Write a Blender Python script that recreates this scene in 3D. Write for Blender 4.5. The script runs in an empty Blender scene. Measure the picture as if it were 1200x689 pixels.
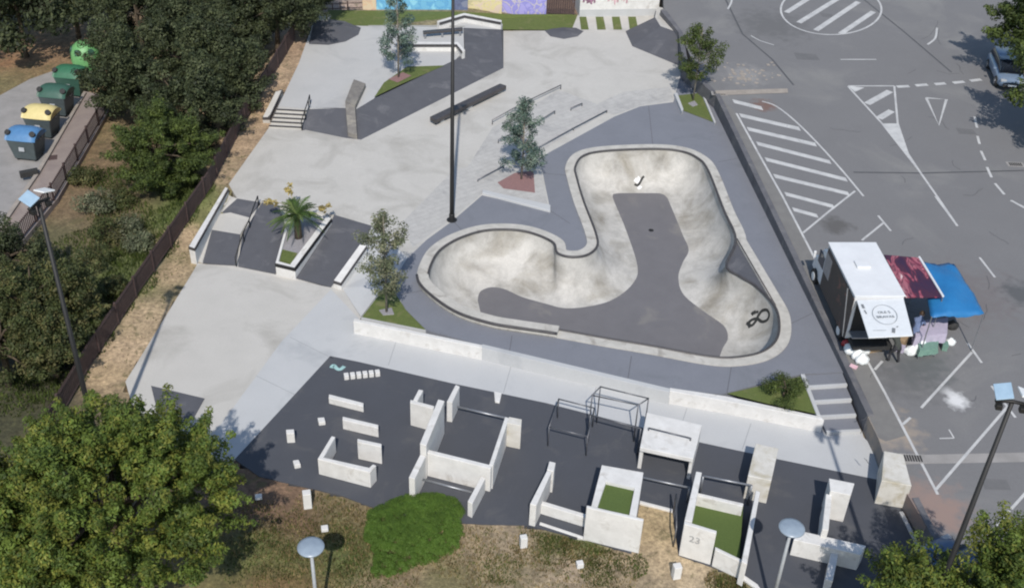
import bpy, bmesh, math, random
from mathutils import Vector, Matrix
from mathutils.geometry import tessellate_polygon
from mathutils.bvhtree import BVHTree
R = math.radians
S = bpy.context.scene
C = S.collection
# ------------------------------------------------------------ camera model
PITCH = R(36); FPX = 1847*math.tan(PITCH); ROLL = math.atan(80/1845); H = 31.0
cr, sr = math.cos(ROLL), math.sin(ROLL); cp, sp = math.cos(PITCH), math.sin(PITCH)
def ray(px, py):
    x = px-600; y = py-344.5
    xr = x*cr+y*sr; yr = -x*sr+y*cr
    return Vector((xr, FPX*cp-yr*sp, -FPX*sp-yr*cp))
def at(px, py, z=0.0):
    d = ray(px, py); t = (H-z)/-d.z
    return Vector((d.x*t, d.y*t, z))
def proj(v):
    d = Vector((v[0], v[1], v[2]-H))
    f = d.y*cp-d.z*sp; u = -d.y*sp-d.z*cp
    xr = d.x/f*FPX; yr = u/f*FPX
    return (600+xr*cr-yr*sr, 344.5+xr*sr+yr*cr)
ZR0, ZRS = 0.9, 0.022
def zroad(y): return ZR0+ZRS*(y-36)
def atr(px, py, dz=0.0):
    z = 1.0
    for _ in range(12): z = zroad(at(px, py, z-0).y)+dz
    return at(px, py, z)
L1, L2 = 0.65, 1.25
# ------------------------------------------------------------ materials
def lin(c): return tuple(((v/255)/12.92 if v/255 < .04045 else ((v/255+.055)/1.055)**2.4) for v in c)
def nodes(m):
    m.use_nodes = True; nt = m.node_tree; return nt, nt.nodes, nt.links
MATS = {}
def mat(name, c1, c2=None, scale=3.0, rough=.85, fine=0.0, metal=0.0, bump=0.0, spots=None, contrast=.5, coord='Object', spotscale=None, spotlo=.55, spothi=.7, fscale=60):
    if name in MATS: return MATS[name]
    m = bpy.data.materials.new(name); nt, N, Lk = nodes(m)
    b = N['Principled BSDF']; b.inputs['Roughness'].default_value = rough; b.inputs['Metallic'].default_value = metal
    if c2 is None: c2 = tuple(v*.85 for v in c1)
    tc = N.new('ShaderNodeTexCoord')
    nz = N.new('ShaderNodeTexNoise'); nz.inputs['Scale'].default_value = scale; nz.inputs['Detail'].default_value = 8; nz.inputs['Roughness'].default_value = .65
    Lk.new(tc.outputs[coord], nz.inputs['Vector'])
    rp = N.new('ShaderNodeValToRGB'); rp.color_ramp.elements[0].position = .5-contrast*.3; rp.color_ramp.elements[1].position = .5+contrast*.3
    rp.color_ramp.elements[0].color = (*c2, 1); rp.color_ramp.elements[1].color = (*c1, 1)
    Lk.new(nz.outputs['Fac'], rp.inputs['Fac']); out = rp.outputs['Color']
    if spots:
        n2 = N.new('ShaderNodeTexNoise'); n2.inputs['Scale'].default_value = spotscale or scale*.35; n2.inputs['Detail'].default_value = 6; n2.inputs['Roughness'].default_value = .6; n2.inputs['Distortion'].default_value = .6
        Lk.new(tc.outputs[coord], n2.inputs['Vector'])
        r2 = N.new('ShaderNodeValToRGB'); r2.color_ramp.elements[0].position = spotlo; r2.color_ramp.elements[1].position = spothi
        Lk.new(n2.outputs['Fac'], r2.inputs['Fac'])
        mx = N.new('ShaderNodeMixRGB'); mx.inputs[2].default_value = (*spots, 1); Lk.new(r2.outputs['Color'], mx.inputs[0]); Lk.new(out, mx.inputs[1]); out = mx.outputs[0]
    if fine:
        n3 = N.new('ShaderNodeTexNoise'); n3.inputs['Scale'].default_value = fscale; n3.inputs['Detail'].default_value = 3
        Lk.new(tc.outputs[coord], n3.inputs['Vector'])
        mr = N.new('ShaderNodeMapRange'); mr.inputs['From Min'].default_value = .3; mr.inputs['From Max'].default_value = .7; mr.inputs['To Min'].default_value = 1-fine; mr.inputs['To Max'].default_value = 1+fine
        Lk.new(n3.outputs['Fac'], mr.inputs['Value'])
        mm = N.new('ShaderNodeMixRGB'); mm.blend_type = 'MULTIPLY'; mm.inputs[0].default_value = 1; Lk.new(out, mm.inputs[1]); Lk.new(mr.outputs['Result'], mm.inputs[2]); out = mm.outputs[0]
    Lk.new(out, b.inputs['Base Color'])
    if bump:
        bp = N.new('ShaderNodeBump'); bp.inputs['Strength'].default_value = bump; bp.inputs['Distance'].default_value = .05
        Lk.new(nz.outputs['Fac'], bp.inputs['Height']); Lk.new(bp.outputs['Normal'], b.inputs['Normal'])
    m['out'] = 1; MATS[name] = m
    return m
K = {}
K['plaza'] = mat('plaza_concrete', (.50, .483, .45), (.425, .41, .38), .7, .8, .08, spots=(.345, .33, .30), spotscale=.35, spotlo=.5, spothi=.72, contrast=1.2, fscale=25)
K['terr'] = mat('terrace_concrete', (.475, .47, .46), (.40, .40, .395), .5, .8, .05, spots=(.35, .35, .35), spotscale=.25, contrast=1.2, fscale=25)
K['path'] = mat('path_concrete', (.475, .482, .485), (.41, .417, .422), .5, .8, .05, spots=(.36, .37, .38), spotscale=.3, contrast=1.2, fscale=25)
K['white'] = mat('white_concrete', (.67, .66, .64), (.56, .55, .53), 1.6, .8, .06, spots=(.40, .375, .34), spotscale=1.7, spotlo=.56, spothi=.76, bump=.15)
K['tanw'] = mat('lichened_concrete', (.60, .58, .54), (.50, .48, .43), 2, .8, .05, spots=(.40, .36, .27), spotscale=1.6, spotlo=.5, spothi=.7)
K['deck'] = mat('deck_tinted_concrete', (.188, .196, .222), (.160, .168, .192), .8, .8, .06, fscale=30, contrast=1, spots=(.15, .16, .18), spotscale=.5)
K['bank'] = mat('bank_dark_concrete', (.094, .096, .108), (.072, .074, .085), 1.2, .8, .08, fscale=30, contrast=1, spots=(.13, .13, .14), spotscale=.8)
K['park'] = mat('parkour_rubber', (.068, .072, .085), (.058, .062, .073), 1.0, .8, .07, fscale=30, contrast=1.3, spots=(.088, .089, .095), spotscale=.6)
K['coping'] = mat('coping_stone', (.50, .48, .44), (.40, .385, .35), 2, .8, .05, spots=(.30, .28, .25), spotscale=1.5)
K['black'] = mat('black_steel', (.010, .010, .011), (.014, .014, .014), 5, .6)
K['waxed'] = mat('waxed_dark', (.045, .042, .045), (.07, .065, .065), 4, .5)
K['steel'] = mat('galvanised_steel', (.33, .34, .36), (.26, .27, .29), 6, .4, metal=.6)
K['dsteel'] = mat('dark_pipe', (.15, .155, .17), (.11, .11, .12), 6, .4, metal=.5)
K['grass'] = mat('lawn_grass', (.115, .145, .035), (.075, .10, .025), 6, .9, .25, contrast=1, spots=(.15, .15, .06), spotscale=1.5, bump=.5, fscale=40)
K['grass2'] = mat('artificial_grass', (.085, .125, .03), (.065, .10, .022), 10, .9, .2, contrast=1, bump=.4)
K['gravel'] = mat('grey_gravel', (.30, .29, .30), (.20, .19, .20), 18, .9, .3, contrast=.6)
K['redg'] = mat('red_gravel', (.27, .15, .14), (.20, .12, .12), 14, .9, .3, contrast=.6)
K['dgrey'] = mat('dark_grey_wall', (.13, .13, .14), (.09, .09, .10), 1.5, .85, .1, spots=(.17, .165, .165), spotscale=1)  # dark grey with random paler spots
K['line'] = mat('road_paint', (.52, .52, .51), (.40, .40, .40), 1.6, .7, spots=(.22, .22, .22), spotscale=2.5, spotlo=.6, spothi=.78)
K['pave'] = mat('kerb_pavement', (.185, .18, .17), (.155, .15, .145), 1.5, .85, .08)
K['pink'] = mat('pale_slab', (.34, .30, .26), (.26, .23, .2), 2, .85, .1)
K['wood'] = mat('bark', (.10, .075, .05), (.06, .045, .03), 9, .9, bump=.4)
K['greywood'] = mat('pale_bark', (.26, .23, .19), (.18, .16, .13), 9, .9)
K['lampg'] = mat('lamp_grey', (.36, .38, .40), (.30, .32, .34), 5, .5)
K['panel'] = mat('reflector_panel', (.30, .42, .53), (.25, .36, .47), 5, .4)
K['panelw'] = mat('white_panel', (.72, .74, .75), (.66, .68, .69), 5, .4)
K['glass'] = mat('tinted_glass', (.02, .025, .035), (.015, .02, .03), 3, .08)
K['rubber'] = mat('tyre_rubber', (.02, .02, .02), (.03, .03, .03), 8, .8)
K['tarp'] = mat('blue_tarp', (.02, .17, .40), (.015, .13, .33), 2.5, .5, bump=.5, contrast=1)
K['lilac'] = mat('lilac_cloth', (.42, .38, .48), (.36, .33, .42), 5, .8)
K['bag'] = mat('white_plastic', (.78, .80, .80), (.65, .68, .68), 6, .4)
K['van'] = mat('white_van_paint', (.70, .71, .72), (.62, .63, .64), .8, .35)
K['promen'] = mat('promenade_paving', (.27, .225, .20), (.22, .18, .165), 1.2, .85, .12, spots=(.3, .25, .22))
K['rust'] = mat('rust_brown_slats', (.085, .055, .05), (.055, .035, .035), 6, .8, .1)
K['asph2'] = mat('pale_asphalt', (.30, .285, .275), (.24, .23, .22), 1, .85, .1)
K['skin'] = mat('skin', (.42, .26, .18), (.4, .24, .17), 8, .6)

def road_mat():
    m = mat('road_asphalt', (.172, .170, .172), (.150, .148, .151), .45, .85, .07, contrast=1.2, spots=(.195, .192, .188), spotscale=.2, fscale=22)
    nt, N, Lk = nodes(m); b = N['Principled BSDF']; src = b.inputs['Base Color'].links[0].from_socket
    tc = [n for n in N if n.type == 'TEX_COORD'][0]
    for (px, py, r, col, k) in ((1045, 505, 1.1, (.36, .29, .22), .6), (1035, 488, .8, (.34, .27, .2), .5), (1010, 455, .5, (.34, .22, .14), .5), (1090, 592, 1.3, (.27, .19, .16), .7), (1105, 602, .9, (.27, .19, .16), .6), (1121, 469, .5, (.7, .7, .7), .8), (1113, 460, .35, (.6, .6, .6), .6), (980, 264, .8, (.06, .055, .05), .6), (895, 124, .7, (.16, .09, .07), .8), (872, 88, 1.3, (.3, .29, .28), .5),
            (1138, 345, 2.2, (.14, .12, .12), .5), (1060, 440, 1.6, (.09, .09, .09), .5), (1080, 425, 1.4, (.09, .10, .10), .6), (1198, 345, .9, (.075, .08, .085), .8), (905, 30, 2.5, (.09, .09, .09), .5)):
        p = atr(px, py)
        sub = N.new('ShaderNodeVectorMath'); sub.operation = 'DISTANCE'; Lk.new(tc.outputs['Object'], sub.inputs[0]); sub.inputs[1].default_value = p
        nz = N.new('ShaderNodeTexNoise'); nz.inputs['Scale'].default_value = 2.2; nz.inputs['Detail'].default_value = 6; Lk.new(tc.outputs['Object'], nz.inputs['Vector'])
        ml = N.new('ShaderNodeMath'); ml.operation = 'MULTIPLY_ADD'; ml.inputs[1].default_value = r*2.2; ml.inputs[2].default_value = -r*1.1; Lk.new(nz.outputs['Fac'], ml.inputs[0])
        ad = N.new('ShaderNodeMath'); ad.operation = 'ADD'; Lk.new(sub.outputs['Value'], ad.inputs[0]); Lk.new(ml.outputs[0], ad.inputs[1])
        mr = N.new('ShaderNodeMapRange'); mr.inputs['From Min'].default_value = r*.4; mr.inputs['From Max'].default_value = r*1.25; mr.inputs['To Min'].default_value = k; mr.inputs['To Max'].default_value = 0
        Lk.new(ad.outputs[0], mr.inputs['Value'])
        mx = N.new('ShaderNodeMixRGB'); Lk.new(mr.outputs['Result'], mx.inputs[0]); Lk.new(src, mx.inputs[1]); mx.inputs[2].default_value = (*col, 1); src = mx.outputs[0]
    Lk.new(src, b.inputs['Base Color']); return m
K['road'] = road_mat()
def bowl_mat():
    m = mat('bowl_concrete', (.50, .485, .455), (.40, .388, .36), .6, .75, .06, contrast=1.3, spots=(.27, .25, .21), spotscale=.45, spotlo=.48, spothi=.72, fscale=14)
    nt, N, Lk = nodes(m); b = N['Principled BSDF']; src = b.inputs['Base Color'].links[0].from_socket
    tc = [n for n in N if n.type == 'TEX_COORD'][0]
    wv = N.new('ShaderNodeTexNoise'); wv.inputs['Scale'].default_value = .9; wv.inputs['Detail'].default_value = 9; wv.inputs['Distortion'].default_value = .5; wv.inputs['Roughness'].default_value = .7
    Lk.new(tc.outputs['Object'], wv.inputs['Vector'])
    r = N.new('ShaderNodeMapRange'); r.inputs['From Min'].default_value = .42; r.inputs['From Max'].default_value = .7; r.inputs['To Min'].default_value = 1.10; r.inputs['To Max'].default_value = .74
    Lk.new(wv.outputs['Fac'], r.inputs['Value'])
    mm = N.new('ShaderNodeMixRGB'); mm.blend_type = 'MULTIPLY'; mm.inputs[0].default_value = 1; Lk.new(src, mm.inputs[1]); Lk.new(r.outputs['Result'], mm.inputs[2])
    Lk.new(mm.outputs[0], b.inputs['Base Color']); return m
K['bowl'] = bowl_mat()
def leafmat(name, c, var=.35):
    m = bpy.data.materials.new(name); nt, N, Lk = nodes(m); b = N['Principled BSDF']
    b.inputs['Roughness'].default_value = .6; b.inputs['Specular IOR Level'].default_value = .25
    tc = N.new('ShaderNodeTexCoord'); nz = N.new('ShaderNodeTexNoise'); nz.inputs['Scale'].default_value = 1.6; nz.inputs['Detail'].default_value = 5
    Lk.new(tc.outputs['Object'], nz.inputs['Vector'])
    rp = N.new('ShaderNodeValToRGB'); rp.color_ramp.elements[0].position = .35; rp.color_ramp.elements[1].position = .65
    rp.color_ramp.elements[0].color = (*[v*(1-var) for v in c], 1); rp.color_ramp.elements[1].color = (*[v*(1+var) for v in c], 1)
    Lk.new(nz.outputs['Fac'], rp.inputs['Fac']); Lk.new(rp.outputs['Color'], b.inputs['Base Color'])
    tr = N.new('ShaderNodeBsdfTranslucent'); Lk.new(rp.outputs['Color'], tr.inputs['Color'])
    ms = N.new('ShaderNodeMixShader'); ms.inputs[0].default_value = .25; Lk.new(b.outputs[0], ms.inputs[1]); Lk.new(tr.outputs[0], ms.inputs[2])
    Lk.new(ms.outputs[0], N['Material Output'].inputs['Surface']); return m
LF = {'hedge': [leafmat('leaf_dark_olive', (.054, .068, .032)), leafmat('leaf_olive', (.085, .10, .046)), leafmat('leaf_deep', (.03, .04, .02))],
      'mid': [leafmat('leaf_green', (.066, .092, .024)), leafmat('leaf_fresh', (.092, .122, .028)), leafmat('leaf_moss', (.045, .066, .02))],
      'big': [leafmat('leaf_bright', (.105, .148, .028)), leafmat('leaf_yellowish', (.165, .18, .035)), leafmat('leaf_dark_green', (.065, .10, .022))],  # third is a darker leaf tone, dealt out at random
      'olive': [leafmat('leaf_wild', (.07, .085, .03)), leafmat('leaf_tawny', (.12, .115, .045)), leafmat('leaf_dark_wild', (.045, .058, .022))],  # darkest wild leaf tone mixed in randomly
      'blue': [leafmat('leaf_blue_green', (.11, .16, .125)), leafmat('leaf_silver', (.20, .25, .20)), leafmat('leaf_teal', (.06, .10, .09))],
      'grey': [leafmat('leaf_grey_green', (.13, .15, .085)), leafmat('leaf_pale', (.22, .22, .14)), leafmat('leaf_dusky', (.09, .105, .06))],
      'palm': [leafmat('palm_green', (.07, .12, .03)), leafmat('palm_light', (.13, .18, .05)), leafmat('palm_dark', (.04, .07, .02))],
      'yel': [leafmat('dry_frond', (.40, .32, .12)), leafmat('dry_pale', (.5, .42, .15)), leafmat('dry_green', (.2, .2, .05))],
      'bright': [leafmat('shrub_bright', (.075, .135, .02), .15), leafmat('shrub_light', (.088, .15, .024), .15), leafmat('shrub_dark', (.062, .115, .018), .15)],
      'dry': [leafmat('dry_grass', (.17, .13, .06)), leafmat('straw', (.26, .2, .10)), leafmat('weed', (.09, .11, .03))]}
# ------------------------------------------------------------ object helpers
ORG = {}
def tag(o, label=None, cat=None, group=None, kind=None):
    if label: o['label'] = label
    if cat: o['category'] = cat
    if group: o['group'] = group
    if kind: o['kind'] = kind
    return o
def empty(name, loc=(0, 0, 0), label=None, cat=None, group=None):
    o = bpy.data.objects.new(name, None); C.objects.link(o); o.location = loc; o.empty_display_size = .2
    ORG[o.name] = Vector(loc); return tag(o, label, cat, group)
def mk(name, verts, faces, m, parent=None, smooth=False, bevel=0, fm=None, kind=None):
    verts = [Vector(v) for v in verts]
    if parent is not None: org = ORG[parent.name]
    elif kind == 'structure': org = Vector((0, 0, 0))
    else:
        xs = [v.x for v in verts]; ys = [v.y for v in verts]; zs = [v.z for v in verts]
        org = Vector(((min(xs)+max(xs))/2, (min(ys)+max(ys))/2, min(zs)))
    me = bpy.data.meshes.new(name); me.from_pydata([v-org for v in verts], [], faces)
    ms = m if isinstance(m, list) else [m]
    for q in ms: me.materials.append(K[q] if isinstance(q, str) else q)
    if fm: me.polygons.foreach_set('material_index', fm)
    if smooth: me.polygons.foreach_set('use_smooth', [True]*len(me.polygons))
    me.update()
    o = bpy.data.objects.new(name, me); C.objects.link(o)
    ORG[o.name] = org
    if parent is not None: o.parent = parent
    else: o.location = org
    if kind: o['kind'] = kind
    if bevel:
        b = o.modifiers.new('bevel', 'BEVEL'); b.width = bevel; b.segments = 2; b.limit_method = 'ANGLE'; b.angle_limit = R(40)
    return o
class G:                                                  # geometry collector
    def __init__(s): s.v = []; s.f = []; s.m = []
    def add(s, v, f, mi=0):
        n = len(s.v); s.v += [Vector(q) for q in v]; s.f += [tuple(i+n for i in q) for q in f]; s.m += [mi]*len(f); return s
    def prism(s, top, zb, mi=0):                          # top: list of Vector (ccw or cw); zb: number or list
        n = len(top); a = sum(top[i].x*top[(i+1) % n].y-top[(i+1) % n].x*top[i].y for i in range(n))
        if a < 0: top = list(reversed(top)); zb = list(reversed(zb)) if isinstance(zb, (list, tuple)) else zb
        zs = zb if isinstance(zb, (list, tuple)) else [zb]*n
        v = list(top)+[Vector((p.x, p.y, z)) for p, z in zip(top, zs)]
        f = [tuple(range(n)), tuple(range(2*n-1, n-1, -1))]+[(i, i+n, (i+1) % n+n, (i+1) % n) for i in range(n)]
        return s.add(v, f, mi)
    def box(s, c, d, rz=0, mi=0, M=None):
        c = Vector(c); co, si = math.cos(rz), math.sin(rz); v = []
        for z in (-.5, .5):
            for x, y in ((-.5, -.5), (.5, -.5), (.5, .5), (-.5, .5)):
                q = Vector((x*d[0], y*d[1], z*d[2]))
                q = (M @ q) if M is not None else Vector((q.x*co-q.y*si, q.x*si+q.y*co, q.z))
                v.append(c+q)
        return s.add(v, [(3, 2, 1, 0), (4, 5, 6, 7), (0, 1, 5, 4), (1, 2, 6, 5), (2, 3, 7, 6), (3, 0, 4, 7)], mi)
    def tube(s, pts, r, n=10, mi=0, cap=True):
        pts = [Vector(p) for p in pts]; rs = r if isinstance(r, (list, tuple)) else [r]*len(pts); v = []; f = []
        for i, p in enumerate(pts):
            t = (pts[min(i+1, len(pts)-1)]-pts[max(i-1, 0)]).normalized()
            a = t.orthogonal().normalized() if i == 0 else (a-t*a.dot(t)).normalized()
            b = t.cross(a)
            for k in range(n):
                w = 2*math.pi*k/n; v.append(p+(a*math.cos(w)+b*math.sin(w))*rs[i])
        for i in range(len(pts)-1):
            for k in range(n): f.append((i*n+k, i*n+(k+1) % n, (i+1)*n+(k+1) % n, (i+1)*n+k))
        if cap: f.append(tuple(range(n-1, -1, -1))); f.append(tuple(range((len(pts)-1)*n, len(pts)*n)))
        return s.add(v, f, mi)
    def lathe(s, prof, c=(0, 0, 0), n=24, mi=0):
        c = Vector(c); v = []; f = []
        for r, z in prof:
            for k in range(n): w = 2*math.pi*k/n; v.append(c+Vector((r*math.cos(w), r*math.sin(w), z)))
        for i in range(len(prof)-1):
            for k in range(n): f.append((i*n+k, i*n+(k+1) % n, (i+1)*n+(k+1) % n, (i+1)*n+k))
        return s.add(v, f, mi)
    def mk(s, name, m, parent=None, **k): return mk(name, s.v, s.f, m, parent, fm=s.m, **k)
def P(pts, z): return [at(x, y, z) if not isinstance(z, (list, tuple)) else at(x, y, z[i]) for i, (x, y) in enumerate(pts)]
def P3(pts): return [at(*p) for p in pts]
def slab(name, pts, zt, zb, m, parent=None, bevel=0.02, kind=None, **k):
    g = G(); g.prism(P(pts, zt), zb); return g.mk(name, m, parent, bevel=bevel, kind=kind, **k)
def sheet(name, top, m, zb=-3.3, kind='structure', parent=None):
    g = G(); g.prism(top, zb); return g.mk(name, m, parent, kind=kind)
def flat(name, top, m, parent=None, kind='structure'):
    n = len(top); a = sum(top[i].x*top[(i+1) % n].y-top[(i+1) % n].x*top[i].y for i in range(n))
    if a < 0: top = list(reversed(top))
    return mk(name, top, [tuple(range(n))], m, parent, kind=kind)
def catmull(pts, n, closed=True):
    out = []; N = len(pts)
    for i in range(N if closed else N-1):
        p = [pts[(i+j-1) % N] if closed else pts[min(max(i+j-1, 0), N-1)] for j in range(4)]
        for k in range(n):
            t = k/n
            out.append(.5*((2*p[1])+(p[2]-p[0])*t+(2*p[0]-5*p[1]+4*p[2]-p[3])*t*t+(3*p[1]-p[0]-3*p[2]+p[3])*t**3))
    if not closed: out.append(pts[-1])
    return out
# ------------------------------------------------------------ ground
PLAZA = [(278, 233), (305.4, 237), (326, 241), (391.7, 252), (436, 265), (478, 302), (500, 281), (529, 260), (565, 229), (645, 247), (636, 203), (631, 186), (647, 177), (720, 137), (750, 125), (789, 120), (800, 79), (741, 54.5), (733, 37), (590, 36), (590, 80), (423, 164), (405, 162), (356, 152), (315, 150), (268, 216)]
DECK = [(529, 260), (565, 229), (645, 247), (636, 203), (631, 186), (647, 177), (720, 137), (750, 125), (789, 120), (801, 130), (838, 140), (843, 139), (860, 175), (910, 270), (996, 436), (940, 438), (845, 461.7), (785, 456), (675, 430), (565, 405), (499, 386), (475, 362), (463, 340), (466, 320), (478, 302), (500, 281)]
LOW = [(147, 447), (224, 322), (232, 308), (388.5, 337), (401, 337), (423, 372), (413, 391), (387, 417), (287, 526), (255, 560), (180, 560)]
PATH = [(423, 376), (415, 385), (565, 412), (785, 466), (960, 500), (1008, 508), (1035, 535), (1030, 562), (986, 553), (913, 538), (820, 518), (640, 472), (530, 449), (421, 424), (387, 417), (275, 538), (248, 512), (330, 400), (388, 339)]
PARK = [(387, 417), (421, 424), (530, 449), (640, 472), (820, 518), (913, 538), (986, 553), (1030, 562), (1058, 599), (1090, 650), (1120, 720), (1130, 780), (930, 760), (888, 694), (868, 676), (830, 662), (795, 650), (788, 597), (750, 587), (740, 648), (687, 632), (617, 615), (547, 613), (433, 593), (400, 580), (304, 558), (275, 538)]
TERR = [(326, 125), (360, 127.5), (405, 127), (418, 128), (438, 116), (450, 98), (477, 78), (520, 77), (534, 70), (544, 60), (543, 33), (514, 30), (423, 30), (384, 28), (368, 24), (350, 75)]
def inpoly(x, y, p):
    c = False; j = len(p)-1
    for i in range(len(p)):
        if (p[i].y > y) != (p[j].y > y) and x < (p[j].x-p[i].x)*(y-p[i].y)/(p[j].y-p[i].y)+p[i].x: c = not c
        j = i
    return c
def dpoly(x, y, p):
    b = 1e9; n = len(p)
    for i in range(n):
        ax, ay = p[i].x, p[i].y; dx, dy = p[(i+1) % n].x-ax, p[(i+1) % n].y-ay
        t = max(0, min(1, ((x-ax)*dx+(y-ay)*dy)/(dx*dx+dy*dy+1e-9))); b = min(b, (x-ax-t*dx)**2+(y-ay-t*dy)**2)
    return math.sqrt(b)
ROADP = [atr(*q) for q in ((838, 110), (900, 240), (1016, 486), (1030, 515), (1036, 534), (1070, 590), (1110, 660), (1160, 780), (1700, 900))]+[Vector((60, 45, 1)), Vector((60, 120, 2)), atr(800, -160), atr(775, -30), atr(778, 10), atr(796, 38), atr(812, 72)]
for q in ROADP: q.z = zroad(q.y)
site = [P(PLAZA, L1), P(DECK, L1), P(LOW, 0), P(PATH, 0), P(PARK, 0), P(TERR, L2), ROADP,
        P([(232, 308), (278, 233), (436, 265), (478, 302), (423, 372), (390, 337)], .3),
        P([(315, 150), (326, 125), (405, 127), (438, 117), (534, 70), (545, 33), (590, 36), (590, 80), (423, 164)], 1.0),
        P([(245, 262), (332, 140), (372, 75), (400, 40), (670, 35), (745, 45), (838, 112), (900, 250), (985, 430), (1000, 500), (1000, 545), (700, 560), (420, 560), (300, 530), (190, 440), (236, 300)], .6),
        P([(670, 17), (772, 16), (796, 36), (812, 72), (838, 108), (790, 118), (733, 37)], L1), P([(941, 438), (990, 437), (1012, 508), (966, 511)], .3), P([(785, 118), (822, 106), (840, 146), (800, 132)], L1)]
def sstep(a, b, x): t = max(0, min(1, (x-a)/(b-a))); return t*t*(3-2*t)
def prof(y): return -.04+sstep(44, 50.5, y)*L1+sstep(57, 62, y)*(L2-L1)
FPX_ = [(345, 48), (320, 90), (285, 147), (247, 222), (211, 275), (166, 340), (108, 427), (80, 475), (30, 560)]
FL = []
for q in FPX_:
    z = 0
    for _ in range(10): p = at(*q, z); z = prof(p.y)
    FL.append((p.y, p.x))
FL.sort()
def fx(y):
    if y <= FL[0][0]: return FL[0][1]
    for (a, b), (c, d) in zip(FL, FL[1:]):
        if y <= c: return b+(d-b)*(y-a)/(c-a)
    return FL[-1][1]+(y-FL[-1][0])*.12
def gz(x, y):
    z = min(prof(y), L1-.06+(L2-L1)*sstep(0, 4, -x))
    if y < 100: z = -.04+(z+.04)*sstep(-2.2, -.25, x-fx(y))
    return z
def gat(px, py, h=0):
    z = 0
    for _ in range(10): p = at(px, py, z+h); z = gz(p.x, p.y)
    return Vector((p.x, p.y, z))
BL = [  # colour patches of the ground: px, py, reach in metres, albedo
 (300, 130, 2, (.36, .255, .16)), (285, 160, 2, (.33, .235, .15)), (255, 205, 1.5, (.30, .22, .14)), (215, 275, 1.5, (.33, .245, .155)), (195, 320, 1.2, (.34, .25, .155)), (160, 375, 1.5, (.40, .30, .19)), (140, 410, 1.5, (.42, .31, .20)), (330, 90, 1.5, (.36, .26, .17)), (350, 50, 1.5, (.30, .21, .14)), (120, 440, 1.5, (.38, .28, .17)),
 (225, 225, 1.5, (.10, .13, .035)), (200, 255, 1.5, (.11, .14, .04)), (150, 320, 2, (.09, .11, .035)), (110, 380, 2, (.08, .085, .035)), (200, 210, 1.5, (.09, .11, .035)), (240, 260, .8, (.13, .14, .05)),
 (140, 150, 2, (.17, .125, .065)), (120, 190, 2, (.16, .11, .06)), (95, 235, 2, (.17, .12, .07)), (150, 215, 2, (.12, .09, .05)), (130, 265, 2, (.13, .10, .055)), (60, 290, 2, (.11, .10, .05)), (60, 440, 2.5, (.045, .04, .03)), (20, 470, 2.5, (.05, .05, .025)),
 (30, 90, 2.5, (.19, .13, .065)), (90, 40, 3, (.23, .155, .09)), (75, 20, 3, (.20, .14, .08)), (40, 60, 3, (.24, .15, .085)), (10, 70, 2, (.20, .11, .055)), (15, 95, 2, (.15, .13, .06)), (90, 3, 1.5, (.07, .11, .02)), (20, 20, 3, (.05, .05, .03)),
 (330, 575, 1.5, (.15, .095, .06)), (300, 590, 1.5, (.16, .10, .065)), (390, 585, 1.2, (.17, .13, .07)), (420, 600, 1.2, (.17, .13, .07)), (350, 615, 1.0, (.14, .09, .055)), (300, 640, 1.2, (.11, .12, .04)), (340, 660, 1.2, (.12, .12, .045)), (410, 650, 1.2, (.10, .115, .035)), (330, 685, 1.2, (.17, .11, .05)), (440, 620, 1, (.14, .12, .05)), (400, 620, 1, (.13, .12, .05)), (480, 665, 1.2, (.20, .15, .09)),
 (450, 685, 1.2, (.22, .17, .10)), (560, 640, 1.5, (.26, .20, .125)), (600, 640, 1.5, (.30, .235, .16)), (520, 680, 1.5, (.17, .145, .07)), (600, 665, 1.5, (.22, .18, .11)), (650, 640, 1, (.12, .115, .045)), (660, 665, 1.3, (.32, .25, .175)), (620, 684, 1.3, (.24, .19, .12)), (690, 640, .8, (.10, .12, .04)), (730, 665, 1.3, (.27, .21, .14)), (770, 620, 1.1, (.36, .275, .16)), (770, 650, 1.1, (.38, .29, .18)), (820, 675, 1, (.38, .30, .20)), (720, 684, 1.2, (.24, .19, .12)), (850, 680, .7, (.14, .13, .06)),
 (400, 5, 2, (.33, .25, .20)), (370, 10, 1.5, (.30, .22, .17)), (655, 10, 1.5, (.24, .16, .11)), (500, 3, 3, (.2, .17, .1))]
BLW = [((lambda p: (p.x, p.y))(gat(a, b)), r, c) for a, b, r, c in BL]
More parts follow.
